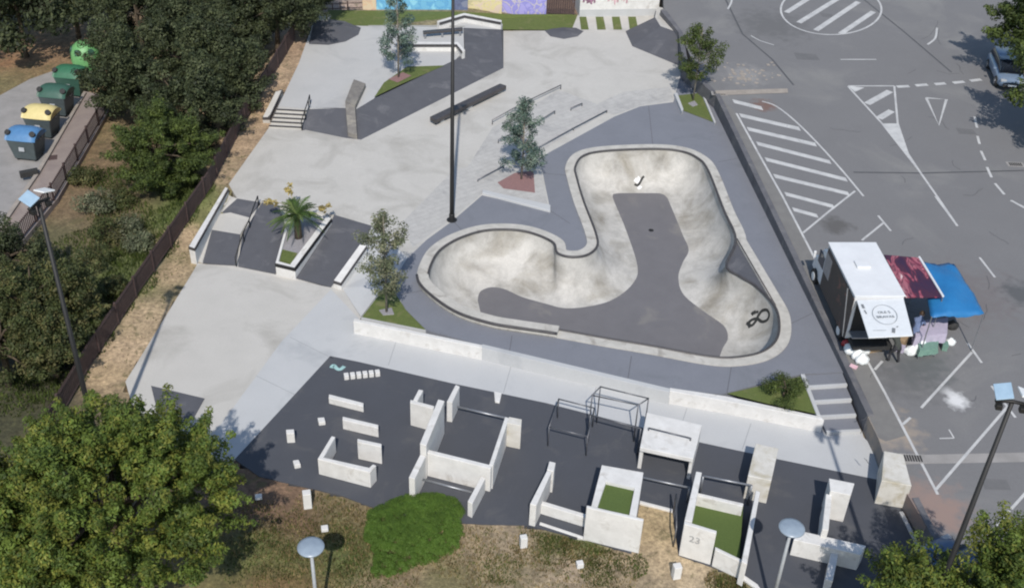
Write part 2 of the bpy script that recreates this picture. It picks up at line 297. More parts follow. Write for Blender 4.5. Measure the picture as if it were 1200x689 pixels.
def build_ground():
    st = .4
    xs = [-400, -150, -70]+[-48+st*i for i in range(int(70/st))]+[60, 150, 400]
    ys = [-60, -10, 8]+[16+st*i for i in range(int(76/st))]+[130, 250, 700]
    bb = [(min(q.x for q in p), max(q.x for q in p), min(q.y for q in p), max(q.y for q in p), p) for p in site]
    V = []; F = []; col = []
    rnd = random.Random(5)
    for y in ys:
        for x in xs:
            z = gz(x, y)+(rnd.uniform(-.02, .02))
            for (a, b, c, d, p) in bb:
                if a < x < b and c < y < d and inpoly(x, y, p) and dpoly(x, y, p) > .3: z = -3.6; break
            if x >= 30: z = min(z, 0)-2 if x < 70 else -1
            V.append((x, y, z))
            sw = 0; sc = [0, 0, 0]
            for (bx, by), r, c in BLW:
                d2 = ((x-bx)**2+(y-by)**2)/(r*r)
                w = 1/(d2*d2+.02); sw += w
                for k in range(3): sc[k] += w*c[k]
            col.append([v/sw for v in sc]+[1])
    nx = len(xs)
    for j in range(len(ys)-1):
        for i in range(nx-1): F.append((j*nx+i, j*nx+i+1, (j+1)*nx+i+1, (j+1)*nx+i))
    m = bpy.data.materials.new('earth_ground'); nt, N, Lk = nodes(m); b = N['Principled BSDF']; b.inputs['Roughness'].default_value = .95
    at_ = N.new('ShaderNodeVertexColor'); at_.layer_name = 'col'
    tc = N.new('ShaderNodeTexCoord'); src = at_.outputs['Color']
    for sc, lo, hi, w in ((1.3, .7, 1.3, 1), (7, .6, 1.4, 1), (30, .75, 1.25, 1)):
        nz = N.new('ShaderNodeTexNoise'); nz.inputs['Scale'].default_value = sc; nz.inputs['Detail'].default_value = 6; nz.inputs['Roughness'].default_value = .7; Lk.new(tc.outputs['Object'], nz.inputs['Vector'])
        mr = N.new('ShaderNodeMapRange'); mr.inputs['From Min'].default_value = .32; mr.inputs['From Max'].default_value = .68; mr.inputs['To Min'].default_value = lo; mr.inputs['To Max'].default_value = hi; Lk.new(nz.outputs['Fac'], mr.inputs['Value'])
        mm = N.new('ShaderNodeMixRGB'); mm.blend_type = 'MULTIPLY'; mm.inputs[0].default_value = 1; Lk.new(src, mm.inputs[1]); Lk.new(mr.outputs['Result'], mm.inputs[2]); src = mm.outputs[0]
    n4 = N.new('ShaderNodeTexNoise'); n4.inputs['Scale'].default_value = 2.2; n4.inputs['Detail'].default_value = 7; n4.inputs['Distortion'].default_value = 1; Lk.new(tc.outputs['Object'], n4.inputs['Vector'])
    r4 = N.new('ShaderNodeMapRange'); r4.inputs['From Min'].default_value = .56; r4.inputs['From Max'].default_value = .66; r4.inputs['To Max'].default_value = .55; Lk.new(n4.outputs['Fac'], r4.inputs['Value'])
    mx = N.new('ShaderNodeMixRGB'); Lk.new(r4.outputs['Result'], mx.inputs[0]); Lk.new(src, mx.inputs[1]); mx.inputs[2].default_value = (.10, .095, .04, 1); src = mx.outputs[0]
    Lk.new(src, b.inputs['Base Color'])
    bp = N.new('ShaderNodeBump'); bp.inputs['Strength'].default_value = .6; bp.inputs['Distance'].default_value = .08; Lk.new(n4.outputs['Fac'], bp.inputs['Height']); Lk.new(bp.outputs['Normal'], b.inputs['Normal'])
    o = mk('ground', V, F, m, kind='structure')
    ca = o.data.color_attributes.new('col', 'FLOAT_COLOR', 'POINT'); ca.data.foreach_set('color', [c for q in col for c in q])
    return o
build_ground()
# ------------------------------------------------------------ paved levels
sheet('mid_plaza', P(PLAZA, L1), 'plaza')
sheet('upper_terrace', P(TERR, L2), 'terr')
sheet('lower_plaza', P(LOW, 0.0), 'plaza')
sheet('path', P(PATH, 0.004), 'path')
sheet('parkour_floor', P(PARK, 0.008), 'park')
g = G(); top = list(ROADP); g.prism(top, -3.5); g.mk('road', 'road', kind='structure')
# ------------------------------------------------------------ bowl
PAIR = [((674, 197), (718, 229)), ((683, 184), (722, 227)), ((708, 178), (731, 226.5)), ((764.5, 175.5), (762, 226.5)), ((797, 178), (774, 227)), ((817, 186), (781, 231)), ((829.6, 200.6), (786, 241)), ((848, 247), (800, 275)), ((862, 281), (807, 293)),
 ((851, 312), (800, 308)), ((867, 325), (795, 325)), ((886.5, 337), (801, 345)), ((907, 359), (825, 365)), ((913, 379.5), (848, 381.5)), ((909, 400), (853, 396)), ((890.6, 414), (847, 408)), ((858, 420), None), ((825.5, 418), None), ((764.5, 406.7), None), ((710, 397.5), None), ((655, 387.6), None),
 ((610, 381), None), ((577.6, 375.4), None), ((541, 363), None), ((510.5, 341), (561, 357)), ((502, 326.7), (560, 350)), ((506, 309), (562, 343)), ((517, 293), (567, 339)), ((541, 279), (577, 336.5)), ((573.5, 270.5), (592, 339)), ((614, 271.8), (612, 348)), ((646.7, 284), (640, 356)), ((652.8, 297), (662, 361)), ((668, 302), (690, 359)), ((687, 300), (718, 351)), ((699.5, 290), (741, 333)), ((698, 273.8), (747, 312)), ((684, 237), (733, 268)), ((676, 210), (720, 237))]
ZF = -1.25
rim0 = [at(*a, L1) for a, _ in PAIR]; nP = len(PAIR)
area = sum(rim0[i].x*rim0[(i+1) % nP].y-rim0[(i+1) % nP].x*rim0[i].y for i in range(nP))
sgn = 1 if area > 0 else -1
flo = []
for i, (a, b) in enumerate(PAIR):
    if b: flo.append(at(*b, ZF))
    else:
        t = (rim0[(i+1) % nP]-rim0[i-1]).normalized(); n = Vector((-t.y, t.x, 0))*sgn
        q = rim0[i]+n*1.75; q.z = ZF; flo.append(q)
SUB = 6
rim = catmull(rim0, SUB); fl = catmull(flo, SUB); NR = len(rim)
V = []; F = []; NA = 12
for k in range(NA+1):
    a = k/NA*math.pi/2
    for i in range(NR):
        h = 1-math.cos(a); d = math.sin(a)
        z = L1-.03-(L1-.03-ZF)*d
        V.append(Vector((rim[i].x+(fl[i].x-rim[i].x)*h, rim[i].y+(fl[i].y-rim[i].y)*h, z)))
for k in range(NA):
    for i in range(NR): F.append((k*NR+i, k*NR+(i+1) % NR, (k+1)*NR+(i+1) % NR, (k+1)*NR+i))
if sgn > 0: F = [tuple(f) for f in F]
else: F = [tuple(reversed(f)) for f in F]
bowl = empty('skate_bowl', (rim0[18].x, rim0[18].y+6, ZF), 'large concrete skate bowl with two lobes and dark grey floor', 'skate bowl')
bw = mk('bowl_wall', V, F, 'bowl', bowl, smooth=True)
flv = [Vector((p.x, p.y, ZF)) for p in fl]
tri = tessellate_polygon([flv]); mk('bowl_floor', flv, [tuple(t) for t in tri], mat('bowl_floor_tint', (.165, .16, .168), (.125, .122, .13), .9, .75, .08, contrast=1.2, spots=(.2, .19, .18), spotscale=.5), bowl)
bvh_wall = BVHTree.FromPolygons(V, F)
nv = []
for i in range(NR):
    t = (rim[(i+1) % NR]-rim[i-1]).normalized(); nv.append(Vector((t.y, -t.x, 0))*sgn)      # outward
nv = [(nv[i-3]+nv[i-2]+nv[i-1]+nv[i]+nv[(i+1) % NR]+nv[(i+2) % NR]+nv[(i+3) % NR]).normalized() for i in range(NR)]
wid = [.5]*NR
base = rim
cop_in = [Vector((rim[i].x, rim[i].y, L1+.05)) for i in range(NR)]
outer = [rim[i]+nv[i]*.52 for i in range(NR)]
# the pocket on the east side keeps a straight kerb, so its outer edge is straight
i0, i1 = 8*SUB, 12*SUB
A, B = outer[i0], outer[i1]
for i in range(i0, i1+1): outer[i] = A.lerp(B, (i-i0)/(i1-i0))
V = cop_in+[Vector((o.x, o.y, L1+.05)) for o in outer]+[Vector((o.x, o.y, L1-.1)) for o in outer]+[Vector((o.x, o.y, L1-.1)) for o in cop_in]
F = []
for i in range(NR):
    j = (i+1) % NR
    if i0 <= i < i1: continue
    F += [(i, j, NR+j, NR+i), (NR+i, NR+j, 2*NR+j, 2*NR+i), (3*NR+i, 3*NR+j, j, i)]
mk('coping_band', V, F, 'coping', bowl)
g = G(); ra, rb = 20*SUB, 25*SUB
for i in range(ra, rb): g.prism([Vector((p.x, p.y, L1+.27)) for p in (rim[i], rim[i+1], outer[i+1], outer[i])], L1-.1)
g.mk('raised_coping', 'coping', bowl)
g = G(); g.tube([Vector((p.x, p.y, L1+.24)) for p in outer[ra:rb+1]], .065, 8); g.mk('coping_pipe', 'waxed', bowl, smooth=True)
# pocket platform and its kerb
pk = [rim[i] for i in range(i0, i1+1)]
flat('pocket_platform', [Vector((p.x, p.y, L1-.02)) for p in pk]+[Vector((p.x, p.y, L1-.02)) for p in [rim[i1]+nv[i1]*.12, rim[i0]+nv[i0]*.12]], 'bank', bowl, kind=None)
g = G(); a, b = rim[i0], rim[i1]; g.prism([Vector((p.x, p.y, L1+.06)) for p in (a, b, B, A)], L1-.1); g.mk('pocket_kerb', 'coping', bowl)
g = G(); g.tube([Vector((p.x, p.y, L1+.045)) for p in rim]+[Vector((rim[0].x, rim[0].y, L1+.045))], .062, 8, cap=False); g.mk('coping_pipe', 'waxed', bowl, smooth=True)
g = G(); g.tube([Vector((p.x, p.y, L1+.05))-nv[i0]*.02 for p in (a+nv[i0]*.08, b+nv[i1]*.08)], .04, 8); g.mk('coping_pipe', 'waxed', bowl, smooth=True)
dp = [at(695, 271, ZF), ]
g = G(); g.lathe([(0, .012), (.12, .012), (.14, .004)], at(763, 270, ZF), 16); g.mk('drain', 'black', bowl)
# deck with a hole for the bowl
dk = P(DECK, L1); hole = [Vector((o.x, o.y, L1)) for o in outer]
hl = [hole[i] for i in range(0, NR)]
tr = tessellate_polygon([dk, hl]); av = dk+hl
F = []
for t in tr:
    a, b, c = (av[i] for i in t); F.append(tuple(t) if (b-a).cross(c-a).z > 0 else tuple(reversed(t)))
n = len(dk); base_n = len(av); av = av+[Vector((p.x, p.y, -3.3)) for p in dk]
for i in range(n):
    j = (i+1) % n; F.append((i, base_n+i, base_n+j, j))
mk('deck', av, F, 'deck', kind='structure')
def strip(g, pts, w, mi=0, dz=0.0, up=None):
    pts = [Vector(p) for p in pts]; v = []; f = []
    for i, p in enumerate(pts):
        t = (pts[min(i+1, len(pts)-1)]-pts[max(i-1, 0)]); 
        u = Vector((0, 0, 1)) if up is None else up[i]
        nn = t.cross(u).normalized()*w/2; v += [p-nn+u*dz, p+nn+u*dz]
    for i in range(len(pts)-1): f.append((2*i, 2*i+1, 2*i+3, 2*i+2))
    g.add(v, f, mi)
# graffiti painted on the bowl wall
def decal(name, polylines, w, m, label, cat, parent=None):
    g = G()
    for pl in polylines:
        hit = []; up = []
        sm = catmull([Vector((a, b, 0)) for a, b in pl], 5, False)
        for q in sm:
            d = ray(q.x, q.y).normalized(); h = bvh_wall.ray_cast(Vector((0, 0, H)), d)
            if h[0] is not None:
                nn = h[1] if h[1].dot(d) < 0 else -h[1]
                hit.append(h[0]+nn*.008); up.append(nn)
        if len(hit) > 1: strip(g, hit, w, up=up)
    o = g.mk(name, m, parent); return tag(o, label, cat) if parent is None else o
K['spray'] = mat('black_spray', (.02, .02, .02), (.035, .035, .03), 6, .7)
K['wspray'] = mat('white_spray', (.75, .75, .75), (.65, .65, .65), 6, .7)
decal('graffiti_loop', [[(875, 381), (880, 375.5), (887, 373.5), (893, 377), (899, 375), (901.5, 369), (899, 363.5), (893.5, 364), (889, 369.5), (886, 376), (881, 381.5), (877.5, 379.5), (880, 375.5)], [(876, 377), (879, 384)], [(881, 366), (883, 369)], [(884, 364), (885, 368)], [(888, 364), (887, 367)]], .15, 'spray', 'black looped figure-eight graffiti sprayed on the bowl wall', 'graffiti')
g = G()
tg = empty('graffiti_tag', (at(748, 212, -.8).x, at(748, 212, -.8).y, -.8), 'small white and black painted mark low on the far bowl wall', 'graffiti')
decal('white_fill', [[(745, 214), (747, 211), (750, 209)], [(748, 219), (751, 221)]], .28, 'wspray', None, None, tg)
decal('black_outline', [[(743.5, 216), (747, 217.5), (750, 214), (753, 208.5), (755, 207)]], .13, 'spray', None, None, tg)
# ------------------------------------------------------------ banks, ramps, stairs
def faceted(name, faces, m, label=None, cat='skate ramp', kind='structure', zb=-1.0):
    g = G()
    for f in faces: g.prism(P3(f), zb)
    o = g.mk(name, m, kind=kind); return o
faceted('bank_base', [[(228, 306, .0), (237, 308, .0), (388.5, 337, .0), (401, 337, 0), (436, 265, L1-.03), (391.7, 252, L1-.02), (326, 241, L1-.03), (278, 233, L1-.03), (262, 224, L1-.03)]], 'plaza', zb=-1.0); bpy.data.objects['bank_base'].location.z = -.07
faceted('side_ramp', [[(401, 337, 0.0), (436, 265, L1), (478, 302, L1), (463, 325, L1), (450, 335, .5), (423, 371, .01)]], 'path')
def bank(name, pts, m='bank'):
    g = G(); g.prism([p+Vector((0, 0, .012)) for p in P3(pts)], -.9); return g.mk(name, m, kind='structure')
bank('bank_edge', [(230, 306, .0), (237.5, 308.2, .0), (248.2, 269.7, .33), (259, 250, .37), (278, 233, L1), (272, 231, L1), (243, 266, .33)], 'plaza')
bank('bank_edge', [(388, 337, 0), (401, 337, 0), (437, 266, L1), (428, 284, .55)], 'plaza')
bank('bank_lower', [(237, 308, .0), (248, 269.5, .33), (281.5, 275, .33), (276.7, 311, .0)])
bank('bank_pad', [(248, 269.5, .33), (259, 250, .37), (291, 257, .37), (281.5, 275, .33)], 'plaza')
bank('bank_upper', [(259, 250, .37), (278, 233, L1), (305, 237.5, L1), (291, 257, .37)])
bank('bank_ramp', [(279, 312, .0), (323, 320.6, .0), (337, 273, .35), (327, 241.2, L1), (307, 237.6, L1), (284, 275, .34)])
bank('bank_ramp', [(345.5, 325, .0), (388.5, 336.6, .0), (427, 283, .55), (436, 265, L1), (391.7, 252, L1), (387, 262, .6)])
bank('bank_wedge', [(177, 452, 0), (240, 467, 0), (226, 492, 0), (185, 485, 0)])
# terrace bank: dark slope between terrace and mid plaza
g = G()
def pf(pts, zb): g.prism(P3(pts), zb)
pf([(356, 152, L1), (405, 162, L1), (423, 164, L1), (418, 128, L2), (405, 127, L2), (362, 126, L2)], -1)
pf([(423, 164, L1), (590, 80, L1), (545, 62, L2), (534, 70, L2), (438, 116, L2), (418, 128, L2)], -1)
pf([(590, 80, L1), (590, 36, L1), (587, 35, L2), (543, 33, L2), (545, 62, L2)], -1)
g.mk('terrace_bank', 'bank', kind='structure')
sheet('ledge_platform', P([(512, 31), (544, 19), (589, 28.5), (587, 35), (543, 33.2)], L2-.004), 'terr')
# small dark bumps
g = G()
for cx, cy, pts in ((390, 31, [(368, 25), (385, 22), (405, 25), (423, 33), (420, 41), (405, 49), (385, 53), (362, 52)]),):
    t = P(pts, L2+.01); c = at(cx, cy, L2+.25); nn = len(t)
    g.add(t+[c], [(i, (i+1) % nn, nn) for i in range(nn)][::1])
g.mk('terrace_bump', 'bank', kind='structure', smooth=False)
t = P([(638, 36), (645, 34), (660, 32), (675, 33), (684, 37), (677, 43), (661, 46), (645, 43)], L1+.01); g = G(); g.add(t+[at(661, 37, L1+.2)], [(i, (i+1) % 8, 8) for i in range(8)]); g.mk('plaza_bump', 'bank', kind='structure')
# corner pyramid by the road
g = G(); z2 = L1+.85
b0, b1, b2, b3 = at(733, 37, L1+.01), at(741, 54.5, L1+.01), at(800, 79, L1+.01), at(751, 31, L1+.01)
a0, a1, a2 = at(767.5, 20.5, z2), at(774, 31, z2), at(793.5, 38, z2)
g.add([b0, b1, b2, a0, a1, a2, b3], [(0, 6, 3), (0, 3, 4), (0, 4, 1), (1, 4, 2), (2, 4, 5)])
g.add([at(793.5, 38, z2), at(793.5, 38, z2)+Vector((.0, 0, -2)), b2+Vector((0, 0, -1)), b2], [(0, 1, 2, 3)])
g.mk('corner_bank', 'bank', kind='structure')
g = G(); g.prism([a0, a1, a2, at(786, 12, z2), at(770, 8, z2)], -1); g.mk('corner_platform', 'plaza', kind='structure')
# stairs
def stairs(name, botL, botR, topL, topR, zb, zt, n, mt, mr, label, nose=.05):
    """points are px on their own levels; one prism per step, a nosing strip on each; the pale ones paint sunlit step fronts"""
    bl, br, tl, tr_ = at(*botL, zb), at(*botR, zb), at(*topL, zt), at(*topR, zt)
    root = empty(name, (bl+br)/2, label, 'stairs'); rz = (zt-zb)/n
    g = G(); s2 = G()
    for i in range(n):
        f = i/n; k = 1.0
        p0, p1 = bl.lerp(tl, f), br.lerp(tr_, f); z = zb+rz*(i+1)
        q = [Vector((p.x, p.y, z)) for p in (p0, p1, tr_, tl)]; 
        g.prism(q, zb-.4)
        d = (tl-bl); d.z = 0; d.normalize()
        nz = [Vector((p.x, p.y, z+.006)) for p in (p0-d*.01, p1-d*.01, p1+d*nose, p0+d*nose)]
        s2.prism(nz, z-rz+.012 if mr == 'lit_riser' else z-.04)
    g.mk('steps', mt, root); s2.mk('nosing_or_lit_riser', K['path'] if mr == 'lit_riser' else mr, root); return root  # pale strip colour paints sunlight onto the step fronts
stairs('terrace_stairs', (315, 150), (353, 152), (326, 126), (361, 128), L1, L2, 5, 'plaza', 'waxed', 'five grey steps with dark edges up to the upper terrace', .1)
faceted('side_kerb', [[(353, 153, L1), (357, 153, L1), (365, 125, L2+.02), (361, 127, L2)]], 'bank')
stairs('road_side_stairs', (968, 510), (1008, 508), (941, 440), (987, 437), 0, L1, 4, 'deck', 'lit_riser', 'wide shallow grey steps down beside the road wall', .1)
sheet('stair_landing', P([(960, 490), (966, 512), (1012, 512), (1010, 505), (1008, 509), (968, 511)], .002), 'path')
# ------------------------------------------------------------ retaining walls
def wall(name, pts, zt, zb, m, label, cat='wall', group=None, bevel=.02, **k):
    o = slab(name, pts, zt, zb, m, bevel=bevel, **k); return tag(o, label, cat, group)
wall('retaining_wall', [(415, 373), (565, 404), (565, 407.5), (414, 376.5)], L1+.02, -.3, 'white', 'long white retaining wall under the olive tree, facing the path')
wall('retaining_wall', [(785, 454), (852, 464), (962, 488), (966, 492), (850, 469.5), (785, 458)], L1+.03, -.3, 'white', 'white retaining wall below the grass corner and steps')
g = G(); g.prism(P([(565, 407), (785, 459), (785, 466), (565, 414)], .33), -.3); g.prism(P([(565, 403), (785, 455), (785, 459.5), (565, 407.5)], L1+.01), -.3)
tag(g.mk('seat_step', 'path', bevel=.01), 'long two-tier grey seating step between the bowl deck and path', 'step')
# road-side wall: dark grey face below road level
g = G()
rp = [(838, 110), (900, 240), (960, 366), (1017, 487)]
top = [atr(*q, dz=.05) for q in rp]; t2 = [p+Vector((.28, .05, 0)) for p in top]
for i in range(3): g.prism([top[i], top[i+1], t2[i+1], t2[i]], -1)
tag(g.mk('road_wall', 'dgrey', bevel=.015), 'long dark grey wall holding up the road beside the bowl deck', 'wall')
g = G(); q = [atr(*p, dz=.05) for p in ((1069, 583), (1092, 628), (1130, 700))]; q2 = [p+Vector((.25, .05, 0)) for p in q]
for i in range(2): g.prism([q[i], q[i+1], q2[i+1], q2[i]], -1)
tag(g.mk('road_wall', 'dgrey', bevel=.015), 'short dark wall below the road next to the parkour floor', 'wall')
g = G(); q = P([(1056, 599), (1074, 635), (1095, 680), (1110, 720)], .05); strip(g, q, .14); v = g.v
g2 = G()
for i in range(3): g2.prism([v[2*i], v[2*i+1], v[2*i+3], v[2*i+2]], -.2)
tag(g2.mk('floor_kerb', 'path'), 'thin white kerb along the right edge of the parkour floor', 'kerb')
g = G(); q = P([(794, 19), (808, 60), (838, 110)], 1.5)
g.prism([at(774, 12, 1.9), at(795, 38, 1.75), at(801, 78, 1.55), at(838, 112, 1.45), at(842, 111, 1.47), at(806, 72, 1.6), at(800, 38, 1.78), at(779, 10, 1.95)], -1); tag(g.mk('road_wall', 'dgrey'), 'dark kerb wall along the road behind the young green tree', 'wall')
sheet('tree_pit_base', P([(786, 30), (797, 34), (815, 68), (842, 108), (856, 150), (838, 146), (801, 132), (786, 121), (800, 79)], L1-.006), 'deck')
# grass corners, planters
flat('grass_corner', P([(852, 461), (938, 441), (957, 485), (900, 473)], L1+.02), 'grass')
wall('planter_border', [(938, 438), (943, 438), (962, 487), (957, 486)], L1+.06, 0, 'path', 'pale border strip between grass corner and the wide steps', 'kerb')
flat('grass_triangle', P([(455, 331), (475, 362), (499, 386.5), (424, 371.5)], L1-.03), 'grass')
sheet('triangle_base', P([(455, 330), (476, 361), (500, 387), (423, 372.5)], L1-.04), 'path')
slab('tree_pit_slab', [(444, 363), (449, 369), (462, 368), (459, 360)], L1, L1-.2, 'gravel', kind='structure')
flat('grass_square', P([(795, 112), (801, 130), (838, 144), (823, 109)], L1+.03), 'grass')
wall('planter_border', [(790, 109), (794, 109), (801, 128), (799, 131)], L1+.22, 0, 'path', 'short white kerb on the left of the green tree grass patch', 'kerb')
wall('planter_border', [(821.5, 108), (824, 108), (839, 143), (837.5, 145)], L1+.12, 0, 'path', 'thin pale kerb between grass patch and the road wall', 'kerb')
slab('tree_pit_slab', [(806, 121), (812, 125), (818, 123), (814, 118)], L1+.05, L1-.2, 'gravel', kind='structure')
# lawn strip and striped end
flat('lawn_strip', P3([(384, 12, L2+.03), (530, 14, L2+.03), (600, 17, 1.1), (640, 17, L1+.06), (677, 17.5, L1+.05), (670, 35, L1+.02), (640, 35.5, L1+.02), (588, 35, L1+.15), (543, 31, L2+.03), (514, 31, L2+.03), (423, 30.5, L2+.02), (386, 27.5, L2+.02)]), 'grass')
sheet('strip_apron', P([(670, 18), (772, 17), (752, 32), (733, 38), (670, 36)], L1+.01), 'plaza')
for a in ((678, 686), (697, 706), (716, 725), (735, 744)):
    flat('grass_stripe', P([(a[0]+1, 20), (a[1]+1, 20), (a[1]+4, 35), (a[0]+3, 35)], L1+.03), 'grass')
# paver areas
def paver_mat():
    m = mat('paver_stone', (.455, .445, .425), (.39, .38, .365), 2.5, .85, .1, spots=(.31, .305, .30), spotscale=.6); nt, N, Lk = nodes(m); b = N['Principled BSDF']; src = b.inputs['Base Color'].links[0].from_socket
    tc = [n for n in N if n.type == 'TEX_COORD'][0]; mp = N.new('ShaderNodeMapping'); mp.inputs['Rotation'].default_value = (0, 0, R(-38)); Lk.new(tc.outputs['Object'], mp.inputs['Vector'])
    br = N.new('ShaderNodeTexBrick'); br.inputs['Scale'].default_value = 1; br.inputs['Brick Width'].default_value = 1.1; br.inputs['Row Height'].default_value = .32; br.inputs['Mortar Size'].default_value = .018
    br.inputs['Color1'].default_value = (1, 1, 1, 1); br.inputs['Color2'].default_value = (.95, .95, .95, 1); br.inputs['Mortar'].default_value = (.86, .86, .86, 1); Lk.new(mp.outputs[0], br.inputs['Vector'])
    mm = N.new('ShaderNodeMixRGB'); mm.blend_type = 'MULTIPLY'; mm.inputs[0].default_value = 1; Lk.new(src, mm.inputs[1]); Lk.new(br.outputs['Color'], mm.inputs[2]); Lk.new(mm.outputs[0], b.inputs['Base Color']); return m
K['paver'] = paver_mat()
flat('paver_area', P([(470, 262), (531, 200), (548, 196), (577, 150), (655, 106), (700, 122), (711, 132), (645, 170), (630, 184), (635, 203), (643, 245), (566, 226), (530, 256), (502, 276), (484, 290)], L1+.004), 'paver')
flat('paver_area', P([(700, 122), (730, 108), (785, 102), (790, 118), (750, 124), (720, 135), (711, 132)], L1+.004), 'paver')
flat('red_gravel_bed', P([(583, 214), (603, 203), (625, 200), (627, 226), (590, 221)], L1+.012), 'redg')
wall('low_kerb', [(565, 226), (566, 222), (645, 240), (645, 247)], L1+.12, L1-.2, 'path', 'pale kerb between the paved tree bed and bowl deck', 'kerb')
# ------------------------------------------------------------ ledges and rails
def ledge(name, pts, zt, zb, m, label, edge=None, cat='ledge', capm='waxed', w=.05, parts=True):
    root = empty(name, (at(*pts[0], 0).x, at(*pts[0], 0).y, min(zb if not isinstance(zb, (list, tuple)) else min(zb), 5)), label, cat)
    slab('body', pts, zt, zb, m, root)
    if edge:
        top = P(pts, zt); g = G()
        for i, j in edge:
            a, b = top[i], top[j]; d = (b-a); d.z = 0; d.normalize(); n = Vector((d.y, -d.x, 0)); c = sum(top, Vector())/len(top)
            if n.dot((a+b)/2-c) < 0: n = -n
            v = [a+n*.015, b+n*.015, b-n*w*.4, a-n*w*.4]; v = [q+Vector((0, 0, .008)) for q in v]
            g.prism(v, [q.z-.15 for q in v])
        g.mk('steel_edge', capm, root)
    return root
ledge('grind_ledge', [(221, 289), (264, 219), (267.5, 221), (228, 291.5)], .88, -.3, 'white', 'pale flat ledge with black edge left of the lower banks', [(2, 3), (3, 0)])
ledge('grind_ledge', [(390.7, 329), (399.5, 332), (430, 288), (422, 286)], [.38, .38, .95, .95], -.3, 'white', 'sloping pale ledge with black edge right of the lower banks', [(1, 2), (0, 1)])
pl = empty('palm_planter', at(345, 318, 0), 'raised concrete planter with black edges holding the palm', 'planter')
Z1, Z2 = .58, .88
slab('wall', [(345.4, 314.5), (388.5, 256.5), (383, 253), (340, 309.5)], [Z1, Z2, Z2, Z1], -.2, 'white', pl)
slab('wall', [(322.5, 309), (345.4, 314.5), (346.5, 311.5), (324.5, 305.5)], Z1, -.2, 'white', pl)
slab('wall', [(322.5, 309), (334, 268), (336.5, 269), (326, 308)], [Z1, Z2-.1, Z2-.1, Z1], -.2, 'white', pl)
g = G()
for a, b in (((345.4, 314.5, Z1), (388.5, 256.5, Z2)), ((322.5, 309, Z1), (345.4, 314.5, Z1))):
    p, q = at(*a), at(*b); d = (q-p); d.z = 0; d.normalize(); n = Vector((d.y, -d.x, 0)); g.prism([p+n*.02+Vector((0, 0, .01)), q+n*.02+Vector((0, 0, .01)), q-n*.03+Vector((0, 0, .01)), p-n*.03+Vector((0, 0, .01))], [p.z-.16, q.z-.16, q.z-.16, p.z-.16])
g.mk('steel_edge', 'black', pl)
slab('gravel_bed', [(326, 305), (342, 309), (381, 256), (335, 262)], [.5, .5, .78, .7], -.2, 'gravel', pl, bevel=0)
slab('grass_bed', [(328, 304.5), (341.5, 308), (354, 289), (332.6, 285)], .56, .2, 'grass', pl, bevel=0)
ledge('stair_ledge', [(307.5, 138), (323, 107.5), (331, 105.5), (316, 138)], [L1+.32, L2+.3, L2+.3, L1+.32], L1-.3, 'plaza', 'slanted ledge with dark edge running down beside the terrace stairs', [(2, 3), (3, 0)], w=.35)
hb = empty('hubba_ledge', at(408, 160, L1), 'worn brownish block ledge sloping down the middle of dark bank', 'ledge')
K['worn'] = mat('worn_ledge', (.22, .205, .185), (.15, .14, .13), 3, .8, .1, spots=(.28, .26, .22), spotscale=1.5)
slab('upper_block', [(414.6, 93), (428.4, 98), (416, 124.5), (404.5, 118.5)], L2+.3, L1, 'worn', hb)
slab('lower_block', [(404.5, 119), (416, 125), (418.5, 158), (407.5, 155)], [L2+.29, L2+.29, L1+.3, L1+.3], L1-.2, 'worn', hb)
ledge('grind_box', [(503.7, 137), (586, 98), (593.5, 100.5), (510.5, 141)], L1+.42, L1+.18, 'waxed', 'long dark brown grind box standing on the open plaza', None)
for o in [bpy.data.objects['grind_box']]:
    for a, b in (((513, 139), (517, 137)), ((543, 124), (550, 121)), ((580, 105), (585, 103))):
        slab('foot', [a, (a[0]+4, a[1]+2), (b[0]+4, b[1]+2), b], L1+.18, L1, 'path', o)
o = ledge('grind_bench', [(495.5, 36), (542, 32), (542.5, 34.5), (496, 38.5)], L2+.42, L2+.28, 'waxed', 'narrow dark bench rail near the lawn behind the pole', None)
for x in (497, 517, 538): slab('foot', [(x, 39.5-(x-497)*.08), (x+2.5, 39.3-(x-497)*.08), (x+2.5, 41-(x-497)*.08), (x, 41.2-(x-497)*.08)], L2+.28, L2, 'steel', o)
ledge('planter_ledge', [(480, 49), (537, 49.5), (545, 59), (541.5, 60.5), (535, 52.5), (480, 52.5)], L2+.45, L1, 'white', 'white planter ledge with black front edge above the grass triangle', [(3, 4), (4, 5)], w=.12)
ledge('planter_ledge', [(512, 25), (544, 15.5), (588, 24), (587, 26.5), (544, 18.5), (515, 27)], L2+.45, L1, 'white', 'white chevron ledge with black edge in front of the lawn', [(3, 4), (4, 5)], w=.12)
flat('grass_triangle', P([(438.6, 114), (450, 97), (477, 78.5), (521, 77), (470, 99)], L2+.012), 'grass')
flat('red_gravel_bed', P([(455, 93), (472, 85), (482, 89), (466, 97)], L2+.02), 'redg')
def pipe(name, runs, r, m, label, cat='rail', group=None, posts=(), up=None):
    root = empty(name, Vector(runs[0][0])-Vector((0, 0, 0)), label, cat, group)
    g = G()
    for rr in runs: g.tube(rr, r, 8)
    g.mk('bar', m, root, smooth=True)
    for a, b in posts:
        g = G(); g.tube([a, b], r, 8); g.mk('post', m, root, smooth=True)
    return root
def rail_on(name, pts, h, m, label, r=.03, **k):
    """pts: (px,py,z) ground points under the rail"""
    gp = [at(*p) for p in pts]; tp = [p+Vector((0, 0, h)) for p in gp]
    return pipe(name, [tp], r, m, label, posts=[(a, b) for a, b in zip(gp, tp)], **k)
rail_on('handrail', [(277, 312, 0), (286, 283, .3), (293, 268, .36), (303, 240, L1)], .5, 'black', 'black handrail running down between the two left banks')
rail_on('handrail', [(354, 153, L1), (358, 140, 1.0), (362, 128, L2), (363.5, 122, L2)], .55, 'black', 'black handrail beside the terrace stairs')
